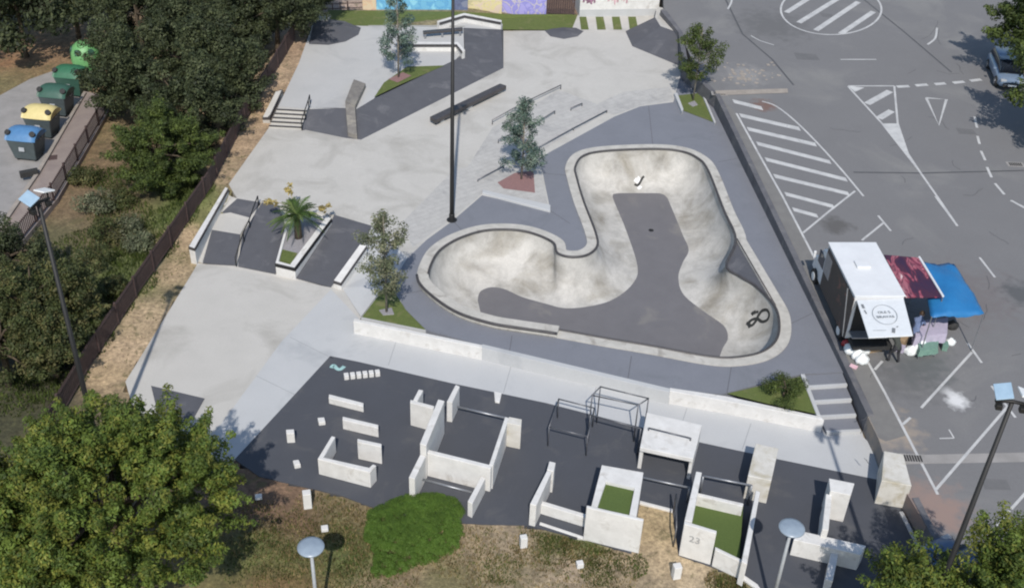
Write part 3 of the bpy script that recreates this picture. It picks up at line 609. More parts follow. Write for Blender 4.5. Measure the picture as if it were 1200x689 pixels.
rail_on('flat_rail', [(577, 146, L1), (615, 125, L1), (657, 105, L1)], .28, 'dsteel', 'low slanted grind rail behind the blue-green tree')
rail_on('flat_rail', [(584, 168, L1), (613, 155, L1)], .22, 'dsteel', 'short low rail piece beneath the blue-green tree crown')
rail_on('flat_rail', [(625, 150, L1), (650, 134, L1)], .2, 'dsteel', 'low rail between the two long paver edges')
rail_on('flat_rail', [(669, 130, L1), (682, 124.5, L1)], .18, 'dsteel', 'tiny dark rail segment at the right end of pavers')
rail_on('flat_rail', [(632, 175, L1), (672, 153, L1), (711, 132.5, L1)], .15, 'dsteel', 'low rail along the paver edge beside bowl deck')
rail_on('flat_rail', [(560, 213, L1), (590, 197, L1)], .12, 'dsteel', 'low rail left of the red gravel bed')
# ------------------------------------------------------------ parkour blocks
PG = 'white concrete parkour blocks'
def block(pts, z, label, name='parkour_block', m='white', zb=0, **k): return wall(name, pts, z, zb, m, label, 'block', bevel=.025, **k)
for i in range(6):
    x = 402.5+i*7.3; y = 437-i*.75
    block([(x, y-.4), (x+5.6, y-1), (x+6.6, y+3.2), (x+1, y+4)], .22, 'small white cube in the zigzag row of six stepping cubes', 'stepping_cube', group='zigzag row of small white stepping cubes')
block([(385.5, 461.5), (426.2, 471.8), (425.8, 476.2), (385, 466)], .32, 'long low white beam, farthest of the loose blocks')
block([(401.6, 487.6), (443.5, 497.4), (443.2, 501.5), (401.2, 491.6)], .5, 'white block wall between the low beam and short block')
block([(418.8, 513.5), (447.2, 519.6), (447, 523.6), (418.6, 517.5)], .9, 'short tall white block inside the open L wall')
g = G(); g.prism(P([(372, 537.5), (388.5, 510.5), (393, 511.5), (379, 535.5), (432.5, 547.5), (437, 543.5), (441, 545), (433.5, 553.5)], .8), 0); tag(g.mk('parkour_block', 'white', bevel=.025), 'low white U-shaped wall, nearest of the loose blocks', 'block')
block([(335, 503), (344.5, 502.5), (345, 507.5), (335.5, 508)], .5, 'white post on the dark floor left of the blocks', 'bollard')
block([(372, 489), (380, 488.5), (381.5, 494), (373.5, 495)], .18, 'low white cube between the post and long block', 'bollard')
block([(343, 539), (350, 538), (352.5, 543.5), (345, 545)], .2, 'low white cube left of the U-shaped wall', 'bollard')
# big H-shaped structure
st = empty('parkour_wall_structure', at(500, 560, 0), 'large H-shaped white wall structure with bars left of centre', 'wall structure')
def part(n, pts, z, m='white', par=None, zb=0): return slab(n, pts, z, zb, m, par, bevel=.02)
part('wall', [(534, 450.5), (538.8, 452.5), (530, 471.5), (523.5, 470.5)], 1.05, par=st)
part('wall', [(513.5, 467.5), (521, 469.5), (499.5, 522), (492, 519.5)], 1.7, par=st)
part('wall', [(492.5, 532), (499, 534), (486, 561), (479, 559)], 1.2, par=st)
part('wall', [(481, 468), (509, 475.5), (508, 479), (480.5, 471.5)], 1.2, par=st)
part('wall', [(490.7, 456), (496, 457), (489, 470), (484, 468.7)], 1.15, par=st)
part('wall', [(498.2, 525.5), (577, 545), (575, 549), (497, 529.5)], 1.2, par=st)
part('wall', [(592, 488), (596.5, 489.5), (578, 545.5), (573.2, 544)], 1.21, par=st)
part('wall', [(596.5, 488), (611.5, 491), (610.8, 499), (594, 495.5)], 1.22, 'tanw', par=st)
part('wall', [(564, 557.5), (569, 560), (553.5, 590), (548, 587)], .75, par=st)
def bar(par, a, b, r=.045, m='steel', name='bar'):
    g = G(); g.tube([at(*a), at(*b)], r, 8); g.mk(name, m, par, smooth=True)
bar(st, (536, 476.6, .6), (593, 489.8, .6)); bar(st, (495, 561.5, .35), (553, 576.7, .35))
# open-sided structure
st = empty('parkour_wall_structure', at(660, 600, 0), 'white wall with low beam joined to the small grass planter box', 'wall structure')
part('wall', [(643.8, 540), (651.2, 541.8), (649, 552), (641, 550)], 1.12, par=st)
part('wall', [(641, 551), (646.5, 552.5), (628.5, 592), (621, 590)], 1.1, par=st)
part('beam', [(632, 585.4), (688.5, 602.5), (687, 606.7), (630.5, 589.5)], .5, par=st)
def boxring(par, outer_, inner, z, m='white'):
    o = P(outer_, z); i = P(inner, z); n = len(o); V = o+i+[Vector((p.x, p.y, 0)) for p in o]+[Vector((p.x, p.y, z-.6)) for p in i]; F = []
    for k in range(n):
        j = (k+1) % n; F += [(k, j, n+j, n+k), (k, 2*n+k, 2*n+j, j), (n+k, n+j, 3*n+j, 3*n+k)]
    return mk('box', V, F, m, par)
st = empty('grass_planter_box', at(720, 640, 0), 'white concrete box with square grass inset, without a number', 'planter')
boxring(st, [(705.4, 544.8), (754, 553.4), (745.5, 606), (693, 593)], [(710.2, 564), (743.8, 571.6), (737.5, 603.3), (699.7, 595)], 1.5)
part('front_panel', [(687.5, 591.5), (754.5, 607.5), (753.8, 610.5), (687.3, 594.5)], 1.65, par=st)
flat('grass_bed', P([(709.5, 563), (745, 571), (738.5, 605), (698.7, 596)], 1.36), 'grass2', st, kind=None)
# tunnel block
st = empty('tunnel_block', at(780, 540, 0), 'white roofed tunnel block open at the front, under the bars', 'block')
part('roof', [(758, 483), (822.7, 497.5), (812.5, 537.3), (750, 524)], 1.3, par=st, zb=1.1)
part('side_wall', [(758, 483), (762, 484), (754.5, 525), (750, 524)], 1.095, par=st)
part('side_wall', [(818.5, 496.7), (822.7, 497.5), (812.5, 537.3), (808.5, 536.5)], 1.095, par=st)
# numbered planter
st = empty('numbered_planter', at(830, 655, 0), 'white stepped concrete planter with grass and the number 23', 'planter')
part('side_wall', [(815.8, 551.9), (822.6, 553.2), (811, 611), (802.2, 609.5)], 1.6, par=st)
part('front_panel', [(802, 610), (840, 621.5), (839.5, 625), (801.8, 613.8)], 1.6, par=st)
part('front_panel', [(838, 640), (869, 655), (870, 659), (838, 644)], .85, par=st)
part('back_wall', [(817.4, 577), (871.5, 589.5), (870.5, 593), (816.5, 580.5)], 1.0, par=st)
part('side_wall', [(886, 574), (890.8, 576), (875.5, 661), (869, 657.5)], 1.15, par=st)
part('low_kerb', [(869, 671), (888, 684), (898, 700), (894, 702), (884, 687), (867, 675)], .12, par=st)
flat('grass_bed', P([(816, 580), (871, 592), (866, 660), (838, 648), (801.5, 633)], .5), 'grass2', st, kind=None)
slab('soil', [(816, 580), (871, 592), (866, 660), (838, 648), (801.5, 633)], .48, 0, 'park', st, bevel=0)
# "23" painted on the front panel
def text_mesh(s, size, name, m, parent=None, M=None, extr=0.003):
    cu = bpy.data.curves.new('t', 'FONT'); cu.body = s; cu.size = size; cu.align_x = 'CENTER'; cu.align_y = 'CENTER'; cu.extrude = extr
    o = bpy.data.objects.new('t', cu); C.objects.link(o); dg = bpy.context.evaluated_depsgraph_get(); me = bpy.data.meshes.new_from_object(o.evaluated_get(dg)); bpy.data.objects.remove(o)
    org = ORG[parent.name]
    for v in me.vertices: v.co = (M @ v.co)-org
    me.materials.clear(); me.materials.append(K[m]); me.name = name; q = bpy.data.objects.new(name, me); C.objects.link(q); q.parent = parent; return q
def frame(o, x, z):      # matrix with local x along x, local y along z(up), normal = x cross z
    x = x.normalized(); z = (z-x*z.dot(x)).normalized(); n = x.cross(z)
    M = Matrix((x, z, n)).transposed().to_4x4(); M.translation = o; return M
a, b = at(801.8, 613.8, 1.6), at(839.5, 625, 1.6); mid = a.lerp(b, .40)-Vector((0, 0, .62)); x = (b-a); n = x.normalized().cross(Vector((0, 0, 1)))
K['mark3'] = mat('faded_marker', (.24, .24, .24), (.34, .34, .34), 12, .8)
K['mark'] = mat('grey_marker', (.12, .12, .12), (.2, .2, .2), 10, .8)
text_mesh('23', .42, 'painted_number', 'mark3', st, frame(mid+n*.012, x, Vector((0, 0, 1))))
block([(885.6, 519), (912.3, 525), (904, 563), (876.5, 557)], 1.2, 'tall block with yellowish lichen on its top', m='tanw')
st = empty('parkour_wall_structure', at(975, 600, 0), 'T-shaped white wall structure in the tree shade, lower right', 'wall structure')
part('block', [(971.5, 560), (1001.4, 566), (997, 580), (973, 575)], 1.4, par=st)
part('wall', [(968, 578), (975, 580), (971, 621), (963.5, 620)], 1.2, par=st)
part('block', [(936, 621), (1015, 639), (1009, 650), (930, 632)], .8, par=st)
part('wall', [(975, 641), (984, 643), (976, 680), (967, 679)], .6, par=st)
block([(1036, 528), (1058.6, 532), (1068.5, 569), (1033, 563)], 1.2, 'tall block with stained top beside the road, tapering to the rear', m='tanw')
rail_on('cross_bar', [(750, 576, 0), (805, 588, 0)], .75, 'steel', 'grey bar between the grass box and numbered planter', r=.04)
rail_on('cross_bar', [(820, 580, 0), (876, 591, 0)], 1.0, 'steel', 'grey bar above the rear of the numbered planter', r=.04)
rail_on('cross_bar', [(789, 600, 0), (789, 640, 0)], .95, 'dsteel', 'dark hand bar against the numbered planter side', r=.03)
wall('threshold_kerb', [(750, 586), (789, 596), (788.5, 599), (749.5, 589)], .04, -.3, 'white', 'thin white threshold between dark floor and sandy passage', 'kerb')
wall('threshold_kerb', [(633, 611), (687, 629), (686.5, 632), (632, 614)], .04, -.3, 'white', 'thin white floor edge under the low beam', 'kerb')
# small stubs and edge strips at the top of the parkour floor
block([(579, 458), (588, 460), (585.5, 471), (580, 470)], .1, 'tiny white stub at the floor edge behind the H walls', 'floor_stub')
# pull-up frames
def frame_bars(name, pts, h, label):
    """pts: four ground points (px), rectangle"""
    g0 = [at(*p, 0) for p in pts]; t = [p+Vector((0, 0, h)) for p in g0]
    root = empty(name, g0[0], label, 'climbing frame')
    for i in range(4):
        g = G(); g.tube([t[i], t[(i+1) % 4]], .026, 8); g.mk('bar', 'dsteel', root, smooth=True)
        g = G(); g.tube([g0[i], t[i]+Vector((0, 0, .02))], .026, 8); g.mk('post', 'dsteel', root, smooth=True)
    return root
def gpx(px, py, h): p = at(px, py, h); return proj((p.x, p.y, 0))
frame_bars('climbing_frame', [gpx(643.5, 500, 1.0), gpx(688.8, 511.5, 1.0), gpx(696.5, 478, 1.0), gpx(654.8, 467.4, 1.0)], 1.0, 'low rectangular steel bar frame, left one of the bars')
frame_bars('climbing_frame', [gpx(694, 463, 1.9), gpx(748, 474.5, 1.9), gpx(760, 466.7, 1.9), gpx(703.6, 453, 1.9)], 1.9, 'tall narrow steel pull-up frame beside the tunnel block')
rail_on('long_bar', [(*gpx(692, 486, 1.4), 0), (*gpx(751, 502, 1.4), 0)], 1.4, 'dsteel', 'single steel bar between the frames and tunnel block')
a, b = at(760, 504, 1.3), at(809, 516, 1.3)
pipe('roof_rail', [[a+Vector((0, 0, .12)), b+Vector((0, 0, .12))]], .03, 'dsteel', 'thin rail fixed across the tunnel block roof', posts=[(a, a+Vector((0, 0, .12))), (b, b+Vector((0, 0, .12)))])
# bollards on the grass
for px, py, h, w, lb in ((360, 585, .75, .3, 'white stone post standing in the brown grass'), (380.5, 619, .15, .25, 'small white stone beside the round lamp'), (613.5, 634, .5, .25, 'white post in sandy ground left of the boxes'), (679.5, 661, .22, .24, 'low white stone below the grass planter box'), (793, 669, .6, .28, 'white post in the sand below the numbered planter'), (303, 582, .12, .25, 'small pale stone near the shade of the large tree')):
    p = at(px, py, h/2); g = G(); g.box((p.x, p.y, h/2), (w, w*.9, h), .25); tag(g.mk('stone_post', 'white', bevel=.02), lb, 'stone post', 'white marker stones in the grass')
# teal squiggle on the floor
g = G(); strip(g, catmull([at(388, 431, .014), at(391, 428, .014), at(395, 432, .014), at(399, 432.5, .014), at(403.5, 429, .014)], 6, False), .17)
K['teal'] = mat('teal_chalk', (.35, .55, .53), (.25, .4, .4), 4, .8); tag(g.mk('painted_squiggle', 'teal'), 'pale teal squiggle painted on the dark floor corner', 'floor paint')
# ------------------------------------------------------------ road markings
RM = G()
def rl(pts, w=.11): strip(RM, [atr(*p, dz=.006) for p in pts], w)
def rp_(pts): 
    t = [atr(*p, dz=.007) for p in pts]; n = len(t)
    a = sum(t[i].x*t[(i+1) % n].y-t[(i+1) % n].x*t[i].y for i in range(n))
    RM.add(t if a > 0 else list(reversed(t)), [tuple(range(n))])
def rbar(a, b, h=4.6):      # thick bar, h px tall
    rp_([(a[0], a[1]), (b[0], b[1]), (b[0]+2.5, b[1]+h), (a[0]+2.5, a[1]+h)])
for a, b in (((858, 116.5), (892, 125)), ((866, 133), (936, 149)), ((875, 149), (955, 167.5)), ((886, 166), (972, 188)), ((896, 184.5), (991, 208.5)), ((906, 204), (993.6, 225)), ((919, 225), (976, 240)), ((928, 243), (957, 251))): rbar(a, b)
rl([(863, 133), (890, 182), (917, 230), (950, 293.5), (980, 352), (1012, 415), (1037, 460), (1099, 579)])
rl(catmull([Vector((a, b, 0)) for a, b in ((893, 119), (910, 125), (933.6, 143.6), (960, 170), (987, 200), (1012, 230))], 4, False) and [(q.x, q.y) for q in catmull([Vector((a, b, 0)) for a, b in ((893, 119), (910, 125), (933.6, 143.6), (960, 170), (987, 200), (1012, 230))], 4, False)])
rl([(1002, 224), (970, 249), (941, 273)])
for a, b, c, d in (((1010, 281.7), (1036, 260.7), (1029, 252.7), (1044, 270.7)), ((1079.6, 477.6), (1139, 412.6), (1134, 402), (1150.5, 425)), ((1097, 573), (1181, 476), (1162, 452), (1190, 489))): rl([a, b]); rl([c, d])
rl([(1025, 433), (1034, 423)]); rl([(1058, 497), (1067, 489)]); rl([(1175, 462), (1186, 474)], .09)
rl([(1101, 513.5), (1118, 513)], .06); rl([(1118, 513), (1112, 503)], .06)
for a, b in (((1096, 230), (1122, 265)), ((1148, 301.7), (1166, 325)), ((1184, 235), (1203, 244)), ((985, 70), (1027, 70)), ((1168.6, 616), (1183, 598)), ((1185, 596), (1204, 575))): rl([a, b])
def rc(pts, w=.11): rl([(q.x, q.y) for q in catmull([Vector((a, b, 0)) for a, b in pts], 5, False)], w)
rc([(1087, 52.5), (1096, 45), (1098, 33)], .13); rc([(853, 11), (857, 3), (858, -5)], .12); rc([(880, 42), (891, 48), (907, 53)], .08)
el = [(974+59*math.cos(2*math.pi*k/48), 11.5+29.5*math.sin(2*math.pi*k/48)) for k in range(49)]; rl(el, .13)
for a, b in (((921.5, 15), (950, -3)), ((936, 27), (983, -2)), ((956, 36), (1006, 2.5)), ((985, 40), (1023.5, 14))): rl([a, b], .38)
rl([(993.7, 101.5), (1033.7, 145), (1077, 200), (1098, 230), (1122, 265)], .12); rl([(1048, 101), (1052, 145), (1063.8, 180), (1077, 200)], .12); rl([(994, 101), (1048, 101)], .12)
rp_([(1033.7, 145), (1052, 145), (1063.8, 180), (1077, 200)]); rp_([(994, 101), (1013, 103), (1002, 108)])
rl([(1016, 122), (1043, 107)], .42); rl([(1030, 139), (1045, 130)], .42)
for a, b in (((1051, 102), (1065.5, 101.3)), ((1073, 100.5), (1087, 99.5)), ((1095.5, 99), (1108, 98)), ((1117, 97.4), (1130, 96)), ((1137, 95), (1150, 93.5))): rl([a, b], .3)
rl([(1085.5, 115), (1109, 116.8), (1100.3, 147), (1085.5, 115)], .17)
for a, b in (((1142, 137), (1145, 150)), ((1145.5, 159.6), (1148, 169)), ((1149.6, 177), (1154.6, 188)), ((1156.6, 196), (1162, 208)), ((1166, 215), (1177, 228)), ((1185, 235), (1201, 244))): rl([a, b], .14)
RM.mk('road_markings', 'line', kind='structure')
def rflat(name, pts, m, dz=.003): t = [atr(*p, dz=dz) for p in pts]; return flat(name, t, m)
rflat('kerb_pavement', [(841, 113), (861, 131), (952, 298), (1038, 463), (1062, 510), (1038, 517), (1030, 513), (1016, 484), (960, 366), (902, 242)], 'pave', .0025)
rflat('drain_strip', [(1037, 533.5), (1200, 530), (1300, 528), (1300, 537), (1200, 541), (1041, 544)], 'asph2', .0035)
rflat('rain_channel', [(838, 106.5), (923, 104), (923.5, 109), (840, 112)], 'pink', .02)
K['seam'] = mat('tar_seam', (.075, .075, .08), (.09, .09, .09), 3, .7)
g = G(); 
for s_ in ([(1000, 202), (1080, 203), (1200, 200)], [(1010, -2), (1060, 38), (1115, 85)], [(848, -5), (870, 40), (905, 70), (930, 100)]): strip(g, [atr(*p, dz=.004) for p in s_], .12)
rn = random.Random(12)
for k in range(26):
    x, y = rn.uniform(960, 1195), rn.uniform(-5, 560); pts = []; a_ = rn.uniform(0, 6.28); ln = rn.uniform(8, 28)
    for t in range(9): pts.append(atr(x, y, .0045)); a_ += rn.uniform(-.5, .5); x += math.cos(a_)*ln/8*1.4; y += math.sin(a_)*ln/8
    strip(g, pts, .03)
g.mk('tar_seams', 'seam', kind='structure')
g = G()
for (x, y, w_, h_) in ((930, 62, 26, 9), (1120, 150, 20, 8), (1085, 350, 30, 13), (960, 15, 14, 6), (1150, 560, 30, 14)):
    q = [atr(x, y, .003), atr(x+w_, y+2, .003), atr(x+w_+5, y+h_, .003), atr(x+4, y+h_-1, .003)]; g.add(list(reversed(q)), [(0, 1, 2, 3)])
K['patch'] = mat('asphalt_patch', (.14, .138, .14), (.12, .12, .122), 2, .85, .1); g.mk('asphalt_patches', 'patch', kind='structure')
g = G()
for a_, b_, z_ in (((530, 258), (548, 277), L1), ((645, 247), (668, 262), L1), ((600, 393), (597, 412), L1), ((740, 417), (736, 443), L1), ((857, 430), (852, 460), L1), ((925, 380), (952, 367), L1), ((842, 190), (868, 185), L1), ((470, 345), (498, 340), L1), ((636, 203), (668, 206), L1), ((760, 124), (765, 170), L1)):
    strip(g, [at(*a_, z_+.003), at(*b_, z_+.003)], .035)
K['joint'] = mat('sawn_joint', (.10, .105, .12), (.12, .12, .13), 3, .8); g.mk('deck_joints', 'joint', kind='structure')
g = G()
for a_, b_ in (((470, 382), (455, 428)), ((600, 425), (590, 460)), ((700, 450), (690, 480)), ((805, 478), (795, 508)), ((880, 496), (870, 526)), ((340, 395), (390, 420)), ((300, 440), (345, 462))): strip(g, [at(*a_, .008), at(*b_, .008)], .025)
K['joint2'] = mat('path_joint', (.30, .31, .32), (.27, .28, .29), 3, .8); g.mk('path_joints', 'joint2', kind='structure')
for px, py, lb in ((1070, 537, 'dark drain grate in the pale strip crossing the road'), (1190, 193, 'drain grate on a pale patch near the tree shade'), (843, 110, 'small dark drain by the pale channel near young tree')):
    root = empty('drain_grate', atr(px, py), lb, 'drain')
    c = ORG[root.name]; g = G(); g.box(c+Vector((0, 0, .006)), (.95, .5, .008)); g.mk('frame', 'asph2', root); g = G()
    for k in range(7): g.box(c+Vector((-.3+k*.1, 0, .014)), (.06, .34, .01))
    g.mk('grate', 'rubber', root)
rn = random.Random(3)
g = G()
for k in range(70):
    p = atr(rn.gauss(872, 17), rn.gauss(88, 6), .01); s = rn.uniform(.04, .16); g.box(p, (s*1.6, s*1.2, .02), rn.random()*3)
g.mk('rubble', 'pink', kind='stuff')['label'] = 'scattered pale debris on the road near the young tree'
p = bpy.data.objects['rubble']; p['category'] = 'debris'
# ------------------------------------------------------------ promenade, containers, fences (left)
PW = [(98, 107), (124, 112), (127, 131), (68, 232), (4, 310), (-60, 360), (-90, 330), (0, 262), (43, 200)]
zp = .25
sheet('promenade', [p for p in P(PW, zp)], 'promen', -1)
g = G(); a = P([(98, 107), (43, 200), (0, 262), (-60, 330)], zp+.12); b = P([(101, 108), (47, 201), (4, 264), (-55, 334)], zp+.12)
for i in range(3): g.prism([a[i], a[i+1], b[i+1], b[i]], -.5)
tag(g.mk('promenade_kerb', 'pink'), 'pale kerb between promenade and container parking lane', 'kerb')
flat('service_lane', P([(0, 112), (35, 93), (72, 80), (105, 95), (98, 107), (43, 200), (0, 262), (-90, 330), (-120, 180)], .05), 'asph2')
sheet('lane_base', P([(0, 112), (35, 93), (72, 80), (105, 95), (98, 107), (43, 200), (0, 262), (-90, 330), (-120, 180)], .046), 'asph2', -.6)
def fence(name, pts, h, label, step=.13, postgap=2.0, slat=.045, m='rust'):
    root = empty(name, pts[0], label, 'fence'); g = G(); seg = []
    tot = 0; P0 = pts
    L = [(P0[i+1]-P0[i]).length for i in range(len(P0)-1)]; tot = sum(L)
    def pos(s):
        for i, l in enumerate(L):
            if s <= l or i == len(L)-1: return P0[i].lerp(P0[i+1], min(1, s/l)), (P0[i+1]-P0[i]).normalized()
            s -= l
    n = int(tot/step)
    for k in range(n):
        p, d = pos(k*step); g.box(p+Vector((0, 0, h*.5+.02)), (slat, .02, h-.1), math.atan2(d.y, d.x))
    for z in (.15, h-.12):
        for i in range(len(P0)-1): g.tube([P0[i]+Vector((0, 0, z)), P0[i+1]+Vector((0, 0, z))], .03, 6)
    g.mk('slat_panel', m, root)
    g = G()
    for k in range(int(tot/postgap)+1):
        p, d = pos(k*postgap); g = G(); g.box(p+Vector((0, 0, h*.5)), (.09, .09, h+.05), math.atan2(d.y, d.x)); g.mk('post', m, root)
    return root
fence('slat_fence', [gat(*q) for q in ((345, 48), (320, 90), (285, 147), (247, 222), (211, 275), (166, 340), (108, 427), (80, 475), (30, 560))], 1.15, 'long rust brown slat fence between skate park and overgrown valley', step=.13, slat=.11)
fp = P([(127, 128), (124, 134), (66, 232), (3, 310), (-60, 382)], zp)
fence('promenade_railing', fp, 1.0, 'dark brown railing along the edge of the promenade', step=.16, slat=.06)
for px, py, lb in ((60, 185, 'rusty square cover set in the promenade paving'),):
    p = at(px, py, zp+.006); g = G(); g.box(p, (.6, .5, .012), .3); tag(g.mk('manhole_cover', 'rust'), lb, 'cover')
p = at(34, 203, zp+.2); g = G(); g.box(p, (.9, .25, .35), .5); tag(g.mk('concrete_wheel_stop', 'rubber', bevel=.03), 'short dark stop at the lane end beside the kerb', 'wheel stop')
# containers
def container(px, py, body, lid, label, rz):
    p = at(px, py, .05); root = empty('recycling_container', (0, 0, 0), label, 'container', 'recycling containers lined up by the promenade')
    w, d, h = 1.55, 1.45, 1.3
    g = G(); b = [(-.38, -.36), (.38, -.36), (.38, .36), (-.38, .36)]
    V = [Vector((x*w, y*d, .12)) for x, y in b]+[Vector((x*w*1.3, y*d*1.3, h)) for x, y in b]
    g.add(V, [(3, 2, 1, 0), (4, 5, 6, 7), (0, 1, 5, 4), (1, 2, 6, 5), (2, 3, 7, 6), (3, 0, 4, 7)]); g.mk('bin_body', body, root, bevel=.05)
    n = 14; V = []; F = []
    for jx in range(9):
        u = jx/8*2-1; k_ = (1-.35*abs(u)**4)
        for k in range(n+1): y = -.5*d+d*k/n; V.append(Vector((u*w*.54, y*(.8+.2*k_), h+.0+.5*math.sin(math.pi*k/n)**.6*k_)))
    for jx in range(8):
        for k in range(n): F.append((jx*(n+1)+k, (jx+1)*(n+1)+k, (jx+1)*(n+1)+k+1, jx*(n+1)+k+1))
    F += [tuple(range(n, -1, -1)), tuple(range(8*(n+1), 9*(n+1)))]
    mk('domed_lid', V, F, lid, root, smooth=True)
    for sx in (-1, 1):
        g = G(); g.tube([(sx*w*.5, -.12, h*.95), (sx*w*.5+sx*.13, -.12, h*.95), (sx*w*.5+sx*.13, .12, h*.95), (sx*w*.5, .12, h*.95)], .035, 6); g.mk('lift_handle', 'rubber', root)
        for sy in (-1, 1):
            g = G(); g.tube([(sx*w*.3-.04, sy*d*.26, .1), (sx*w*.3+.04, sy*d*.26, .1)], .1, 12); g.mk('castor', 'rubber', root)
    for sx in (-.42, .42):
        g = G(); g.tube([(sx*w, -d*.28, h+.28), (sx*w*1.05, -d*.36, h+.40)], .15, 14); g.mk('deposit_hole', 'rubber', root)
    g = G(); g.box((0, -d*.465, h*.62), (.3, .02, .22), M=Matrix.Rotation(-.16, 3, 'X')); g.mk('label_plate', 'lampg', root)
    root.location = p; root.rotation_euler = (0, 0, rz); return root
K['cblue'] = mat('lid_blue', (.08, .20, .38), (.06, .16, .32), 3, .5); K['cyel'] = mat('lid_yellow', (.62, .52, .24), (.55, .46, .2), 3, .5)
K['cgreen'] = mat('dark_green_plastic', (.04, .10, .075), (.03, .085, .06), 3, .5); K['cgrey'] = mat('grey_green_plastic', (.07, .09, .095), (.055, .07, .075), 3, .55)
K['cg2'] = mat('mid_green_plastic', (.035, .14, .075), (.03, .115, .06), 3, .5); K['cg3'] = mat('bright_green_plastic', (.16, .38, .15), (.12, .32, .12), 3, .5)
rzc = R(-6)
container(36, 184, 'cgrey', 'cblue', 'grey recycling container with blue lid, nearest end of the row', rzc)
container(54, 158, 'cgrey', 'cyel', 'recycling container with pale yellow domed lid', rzc)
container(71, 133, 'cgrey', 'cgreen', 'dark green container between the yellow lid and green container', rzc)
container(88, 110, 'cgreen', 'cg2', 'mid green recycling container beside the bright green igloo', rzc)
p = at(104, 83, .05); ig = empty('bottle_bank', (0, 0, 0), 'bright green igloo bottle bank with dark round holes, far end of row', 'bottle bank')
g = G(); g.lathe([(.55, 0), (.72, .25), (.8, .7), (.76, 1.15), (.6, 1.5), (.35, 1.7), (.12, 1.78), (0, 1.78)], n=28); g.mk('dome', 'cg3', ig, smooth=True)
for k in range(6):
    w = k*math.pi/3+.3; d = Vector((math.cos(w), math.sin(w), .35)).normalized(); c = Vector((math.cos(w)*.66, math.sin(w)*.66, 1.32)); g = G(); g.tube([c, c+d*.08], .17, 16); g.mk('deposit_hole', 'cgreen', ig)
g = G(); g.tube([(0, 0, 1.75), (0, 0, 1.92)], .07, 8); g.mk('lift_eye', 'rubber', ig); ig.scale = (1.1, 1.1, 1.1); ig.location = p
# ------------------------------------------------------------ lamps
def tall_lamp(loc, label, rz=0, h=11.6, r0=.13, panels=True, m='black'):
    root = empty('street_lamp', (0, 0, 0), label, 'street lamp')
    g = G(); g.tube([(0, 0, .0), (0, 0, 1.2), (0, 0, h)], [r0, r0*.95, r0*.55], 14); g.mk('pole', m, root, smooth=True)
    g = G(); g.lathe([(.26, 0), (.26, .03), (.14, .05), (.14, .35), (r0, .38)], n=16); g.mk('base_flange', m, root)
    if panels:
        g = G(); g.tube([(-.42, 0, h), (0, 0, h+.05), (.42, 0, h)], .05, 8); g.mk('cross_arm', m, root, smooth=True)
        for sx, mm, tilt in ((-1, 'panel', .5), (1, 'panelw', -.15)):
            M = Matrix.Rotation(sx*.3, 3, 'Y') @ Matrix.Rotation(tilt*.9, 3, 'X')
            g = G(); g.box((sx*.3, 0, h+.34), (.44, .46, .05), M=M); g.mk('reflector_panel', mm, root, bevel=.01)
            g = G(); g.tube([(sx*.36, 0, h), (sx*.38, 0, h+.3)], .025, 6); g.mk('panel_strut', m, root)
            g = G(); g.box((sx*.3, -.05, h-.13), (.17, .17, .16)); g.mk('floodlight', 'black', root, bevel=.02)
    root.location = loc; root.rotation_euler = (0, 0, rz); return root
tall_lamp(gat(121, 549), 'tall black lamp post rising from the big tree, bluish top panel', R(62), r0=.11)
p = at(1062, 791, 0.0); tall_lamp((p.x, p.y, 0), 'tall black lamp post at lower right with two reflector panels', R(-8), r0=.11)
tall_lamp(at(529.5, 258, L1), 'tall black lamp post at the centre, beside the bowl deck', R(20), h=12.1, r0=.115)
def disc_lamp(px, py, h, label):
    q = at(px, py, h); root = empty('disc_lamp', (0, 0, 0), label, 'garden lamp', 'round disc lamps on pale poles')
    g = G(); g.tube([(0, 0, 0), (0, 0, h-.12)], [.07, .05], 12); g.mk('pole', 'lampg', root, smooth=True)
    g = G(); g.lathe([(0, h+.07), (.12, h+.065), (.3, h+.03), (.41, h), (.42, h-.03), (.3, h-.05), (.1, h-.06), (0, h-.06)], n=32); g.mk('disc', 'discg', root, smooth=True)
    g = G(); g.lathe([(.1, h-.25), (.13, h-.06), (0, h-.06)], n=16); g.mk('light_head', 'lampg', root)
    root.location = (q.x, q.y, gz(q.x, q.y) if q.x < 0 else .01); return root
K['discg'] = mat('lamp_disc', (.28, .34, .40), (.23, .28, .34), 4, .35)
disc_lamp(364, 639, 4.0, 'pale round disc lamp on the meadow at lower left centre')
disc_lamp(928, 618, 4.0, 'pale round disc lamp above the dark parkour floor at right')
# ------------------------------------------------------------ buildings at the top
def mural_mat(name, cols, sc, seed):
    m = bpy.data.materials.new(name); nt, N, Lk = nodes(m); b = N['Principled BSDF']; b.inputs['Roughness'].default_value = .8
    tc = N.new('ShaderNodeTexCoord'); nz = N.new('ShaderNodeTexNoise'); nz.noise_dimensions = '4D'; nz.inputs['W'].default_value = seed; nz.inputs['Scale'].default_value = sc; nz.inputs['Detail'].default_value = 1.5; nz.inputs['Distortion'].default_value = 1.2
    Lk.new(tc.outputs['Object'], nz.inputs['Vector']); rp = N.new('ShaderNodeValToRGB'); rp.color_ramp.interpolation = 'CONSTANT'; e = rp.color_ramp.elements
    while len(e) < len(cols): e.new(.5)
    for k, c in enumerate(cols): e[k].position = 0 if k == 0 else .36+.28*(k/len(cols)); e[k].color = (*c, 1)
    Lk.new(nz.outputs['Fac'], rp.inputs['Fac']); Lk.new(rp.outputs['Color'], b.inputs['Base Color']); return m
wallr = empty('mural_wall', at(530, 10, L2), 'long wall beyond the lawn painted blue, yellow and purple', 'mural wall')
